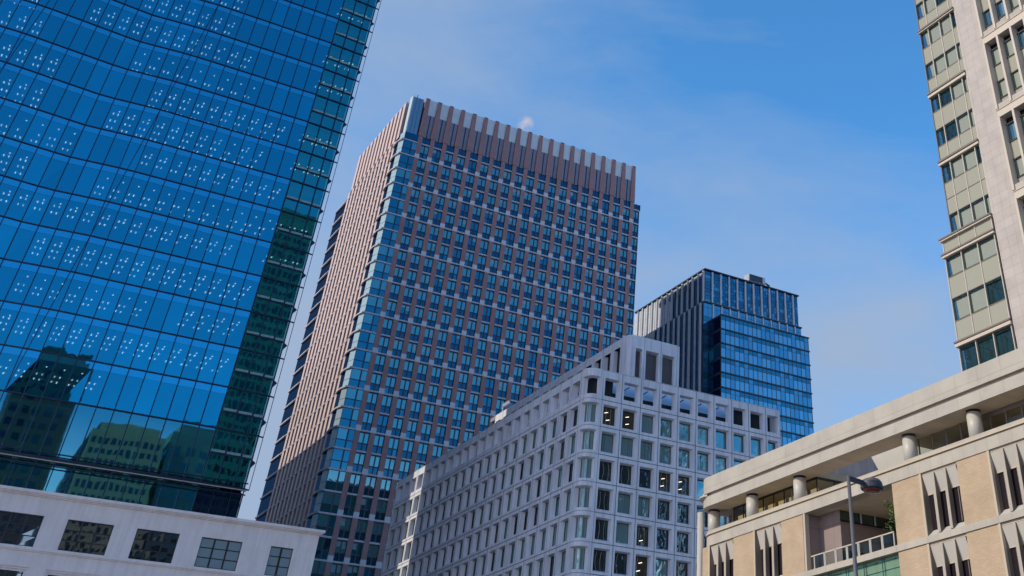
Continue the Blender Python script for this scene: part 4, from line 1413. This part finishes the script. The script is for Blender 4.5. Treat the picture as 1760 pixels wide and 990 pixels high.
# ================================================================== D: beige tower
XD = 78.0
D_T = thing('beige_tower', 'tall beige granite tower with grey green glass bays above the low beige building', 'skyscraper', (90, 60, 29))
dw = []
rng = random.Random(31)
rowsU = [(104, 102, 'w'), (102, 99.9, 's'), (99.9, 97.8, 'w'), (97.8, 95.7, 's'), (95.7, 95, 'L'),
         (95, 93, 'w'), (93, 91, 's'), (91, 89, 'w'), (89, 87, 's'), (86.9, 85.4, 'L'),
         (85.4, 84.5, 's'), (84.5, 82.4, 's'), (80.31, 78.05, 'w'), (82.4, 80.31, 's'), (78.05, 76.4, 's'), (76.4, 76.0, 'L'),
         (76.0, 73.74, 'w'), (73.74, 71.57, 's'), (71.57, 69.43, 'w'), (69.43, 67.65, 's'), (67.65, 67.05, 'L'), (67.05, 65.1, 'w'),
         (65.1, 62.9, 's'), (62.9, 60.8, 'w'), (60.8, 59.05, 's'), (59.05, 58.5, 'L'), (58.5, 56.4, 'W'), (56.4, 54.6, 's'), (54.6, 52.85, 's'), (52.85, 50.6, 'w')]
colU = [71.0, 69.65, 67.8, 65.95, 65.22]
ledges = MB(); dfr = MB()


def panel(x, ya, yb, z0, z1, kind, near):
    q = MB()
    if kind == 's':
        q.box(x - .02, x + .05, yb + .04, ya - .04, z0 + .04, z1 - .04, 'gd_sp')
    else:
        r_ = rng.random()
        g1 = 'gd' if r_ < .75 else 'gd_dk'
        q.poly([(x + .16, ya - .05, z0 + .05), (x + .16, yb + .05, z0 + .05), (x + .16, yb + .05, z1 - .05), (x + .16, ya - .05, z1 - .05)], g1)
        for (a, b, c, d) in ((ya - .17, ya - .05, z0 + .05, z1 - .05), (yb + .03, yb + .1, z0 + .05, z1 - .05)):
            q.box(x + .02, x + .15, b if b < a else a, a if b < a else b, c, d, 'gd_dk')
        q.box(x + .02, x + .155, yb + .1, ya - .17, z1 - .22, z1 - .05, 'gd_dk')
        q.box(x + .03, x + .15, yb + .1, ya - .17, z0 + .05, z0 + .13, 'gd_dk')
    dw.append((near, q))


for (z1, z0, k) in rowsU:
    if k == 'L':
        ledges.box(XD - .38, XD + .3, 65.2, 71.15, z1 - .22, z1, 'd_frame'); ledges.box(XD - .30, XD + .3, 65.2, 71.12, z0, z1 - .3, 'd_light')
        continue
    for i in range(4):
        panel(XD, colU[i], colU[i + 1], z0, z1, k, abs(z0 - 60))
    dfr.box(XD - .06, XD + .1, 65.2, 71.0, z0 - .04, z0 + .04, 'd_frame')
for y in colU:
    dfr.box(XD - .10, XD + .1, y - .05, y + .05, 50.5, 104, 'd_light' if y < 70 else 'd_frame')
for (z1, z0, k) in rowsU:
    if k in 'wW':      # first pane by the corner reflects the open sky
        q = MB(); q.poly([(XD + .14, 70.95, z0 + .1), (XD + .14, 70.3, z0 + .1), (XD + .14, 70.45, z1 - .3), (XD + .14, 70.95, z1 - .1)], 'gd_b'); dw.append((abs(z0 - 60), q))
XD2 = XD - .12
colL = [72.3, 70.04, 67.74, 65.42]
rowsL = [(50.3, 49.0, 's'), (48.5, 46.5, 'w'), (46.5, 44.35, 's'), (44.35, 42.1, 'w'), (42.1, 40.15, 's'), (39.55, 36.8, 'w'), (36.8, 34.5, 's'), (34.5, 32.5, 'w')]
for (z1, z0, k) in rowsL:
    for i in range(3):
        panel(XD2, colL[i], colL[i + 1], z0, z1, k, abs(z0 - 60))
    dfr.box(XD2 - .06, XD2 + .1, 65.4, 72.3, z0 - .04, z0 + .04, 'd_frame')
    if k == 'w':
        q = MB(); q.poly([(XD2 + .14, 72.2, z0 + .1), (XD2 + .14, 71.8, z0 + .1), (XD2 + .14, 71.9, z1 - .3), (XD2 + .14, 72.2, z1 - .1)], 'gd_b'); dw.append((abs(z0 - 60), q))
for y in colL:
    dfr.box(XD2 - .10, XD2 + .1, y - .05, y + .05, 31, 50.4, 'd_light')
for (za, zb) in ((50.3, 50.62), (48.55, 48.95), (39.6, 40.1)):
    ledges.box(XD2 - .42, XD2 + .3, 65.2, 72.55, zb - .16, zb, 'd_frame'); ledges.box(XD2 - .34, XD2 + .3, 65.2, 72.5, za, zb - .2, 'd_light')
many('window', dw, D_T)
ledges.build('ledge', D_T)
dfr.build('mullion', D_T)
p = MB()
p.box(XD - .15, XD + .8, 62.06, 65.15, 50.55, 110, 'stone')
p.box(XD - .25, XD + .8, 62.06, 65.08, 30, 50.5, 'stone')
p.build('stone_pier', D_T)
p = MB(); p.box(XD - .02, XD + .5, 61.93, 62.058, 30, 110, 'black_metal'); p.build('joint', D_T)
ff = []; fw = []; fb = MB()
y = 61.9
sets = [(110, 78.9), (78.6 - 0, 69.8), (69.0, 60.6), (59.8, 51.4), (50.6, 42.2), (41.4, 33.0)]
sets = [(105, 97.3), (96.5, 88.1), (87.3, 78.9), (78.2, 69.8), (69.0, 60.6), (59.8, 51.4), (50.6, 42.2), (41.4, 33.0)]
for (zt, zb) in sets:
    for k in range(9):
        ya = 61.92 - 1.95 * k
        q = MB()
        q.box(XD - .45, XD + .5, ya - .28, ya, zb + .2, zt + (.1 if k else .1), 'd_light')
        q.poly([(XD - .45, ya - .281, zb + .2), (XD + .5, ya - .281, zb + .2), (XD + .5, ya - .281, zt), (XD - .45, ya - .281, zt)], 'd_light')
        ff.append((abs(zb - 60) + k, q))
        # storeys between the fins
        yb = ya - 1.95
        z = zt - .7; kk = 0
        while z > zb + 1.2:
            h = 1.95
            q = MB()
            if kk % 2 == 0:
                q.poly([(XD + .45, ya - .35, z - h), (XD + .45, yb, z - h), (XD + .45, yb, z - .1), (XD + .45, ya - .35, z - .1)], 'gd_b' if rng.random() < .3 else 'gd')
                q.box(XD + .30, XD + .44, ya - .55, ya - .40, z - h, z - .1, 'gd_dk')
            else:
                q.box(XD + .36, XD + .45, yb + .02, ya - .3, z - h, z - .1, 'gd_sp')
            q.box(XD + .28, XD + .44, yb + .02, ya - .3, z - .10, z + .03, 'black_metal')
            fw.append((abs(z - 60) + k, q))
            z -= h + .05; kk += 1
    fb.box(XD - .35, XD + .6, 44, 61.9, zb - .75, zb + .1, 'd_light')
    fb.box(XD - .30, XD + .6, 44, 61.9, zb + .1, zb + .75, 'stone')
    fb.box(XD - .42, XD - .30, 44, 61.9, zb + .02, zb + .12, 'trim')
many('fin', ff, D_T)
many('bay_window', fw, D_T)
fb.build('spandrel_band', D_T)
bd = MB(); bd.box(XD + .8, 110, 40, 65, 29, 110, 'dark_room'); bd.box(XD + .35, 110, 65, 70.95, 29, 110, 'dark_room'); bd.box(XD + .5, 80, 70.9, 72.2, 29, 50.3, 'dark_room')
bd.build('inner_walls', D_T)
bd = MB(); bd.box(XD - .02, XD + .34, 70.96, 71.02, 50.6, 104, 'd_frame'); bd.box(XD2 - .02, XD + .4, 72.26, 72.32, 31, 50.3, 'd_frame'); bd.build('corner_trim', D_T)

# ================================================================== street lamp
LX, LY = 22.0, 25.42
ZL = 10.21
L_ = thing('street_lamp', 'slim grey street lamp with a round head in front of the low beige building', 'street lamp', (LX, LY, 0))
q = MB(); q.cyl(LX, LY, .085, .05, 0, ZL, 'pole', 20)
q.cyl(LX, LY, .16, .16, 0, .4, 'pole', 20); o = q.build('pole', L_)
for pg in o.data.polygons: pg.use_smooth = len(pg.vertices) == 4
q = MB()
q.bar((LX, LY, ZL - .07), (LX + .62, LY + .08, ZL - .09), .10, .11, 'lamp_grey', up=(0, 0, 1)); q.build('arm', L_)
hx, hy, hz = LX + .98, LY + .13, ZL - .09
q = MB()
prof = [(.0, .20), (.16, .195), (.26, .16), (.33, .08), (.36, -.02), (.36, -.09), (.33, -.13)]
n = 28
for (r0, z0), (r1, z1) in zip(prof[:-1], prof[1:]):
    for j in range(n):
        t0, t1 = 2 * math.pi * j / n, 2 * math.pi * (j + 1) / n
        f = lambda r, t, z: (hx + r * math.cos(t) * .96, hy + r * math.sin(t) * .88, hz + z * .92)
        q.poly([f(r0, t0, z0), f(r1, t0, z1), f(r1, t1, z1), f(r0, t1, z0)] if r0 > 0 else [f(r0, t0, z0), f(r1, t0, z1), f(r1, t1, z1)], 'lamp_top' if z1 > -.0 else 'lamp_grey')
hd = q.build('lamp_head', L_, smooth=True)
q = MB()
prof = [(.30, -.13), (.29, -.16), (.20, -.21), (.0, -.23)]
for (r0, z0), (r1, z1) in zip(prof[:-1], prof[1:]):
    for j in range(n):
        t0, t1 = 2 * math.pi * j / n, 2 * math.pi * (j + 1) / n
        q.poly([f(r0, t0, z0), f(r1, t0, z1), f(r1, t1, z1), f(r0, t1, z0)] if r1 > 0 else [f(r0, t0, z0), f(r1, t0, z1), f(r0, t1, z0)], 'lamp_lens')
q.build('lens', hd, smooth=True)


# ================================================================== towers across the street, which the glass reflects
def block(name, label, x0, x1, y0, y1, h, wall, gl, pitch=3.2, fl=4.0, faces='n'):
    t = thing(name, label, 'skyscraper', ((x0 + x1) / 2, (y0 + y1) / 2, 0))
    b = MB(); b.box(x0, x1, y0, y1, 0, h, wall); b.box(x0 + 2, x1 - 2, y0 + 2, y1 - 2, h, h + 3, wall); b.build('wall', t)
    wn = MB()
    nz = int(h / fl) - 1
    for k in range(nz):
        z = 3 + k * fl
        nx = int((x1 - x0 - 1) / pitch)
        for i in range(nx):
            a = x0 + .8 + i * pitch
            if 'n' in faces: wn.box(a, a + pitch * .6, y1 - .05, y1 + .04, z, z + fl * .55, gl)
            if 's' in faces: wn.box(a, a + pitch * .6, y0 - .04, y0 + .05, z, z + fl * .55, gl)
        ny = int((y1 - y0 - 1) / pitch)
        for i in range(ny):
            a = y0 + .8 + i * pitch
            wn.box(x1 - .05, x1 + .04, a, a + pitch * .6, z, z + fl * .55, gl)
            wn.box(x0 - .04, x0 + .05, a, a + pitch * .6, z, z + fl * .55, gl)
    o = wn.build('window', t); o['kind'] = 'stuff'
    return t


block('office_tower', 'plain tower hidden behind the blue glass tower, shading the street', 14, 37.5, 211, 312, 96, 'grey_wall', 'gb2', faces='s')
block('office_tower', 'dark narrow tower mirrored in the lower left of the blue glass wall', 13, 31, -135, -100, 124, 'grey_dark', 'gb3')
block('office_tower', 'teal and tan tower mirrored in the lobby glass at the foot of the blue tower', 38, 60, -140, -100, 106, 'beige_tower', 'gb3', pitch=1.9, fl=3.2)
block('office_tower', 'broad dark tower mirrored beside the tan one in the lobby glass', 62, 92, -150, -104, 110, 'green_tower', 'gb2', pitch=4.5)
block('office_tower', 'dark green tower mirrored in the corner bay of the blue tower', 104, 160, -150, -100, 193, 'green_tower', 'gb3', pitch=2.1, fl=3.4)
block('office_tower', 'grey tower mirrored in the lower windows of the brown tower', 145, 186, -60, -20, 130, 'grey_dark', 'gb2')
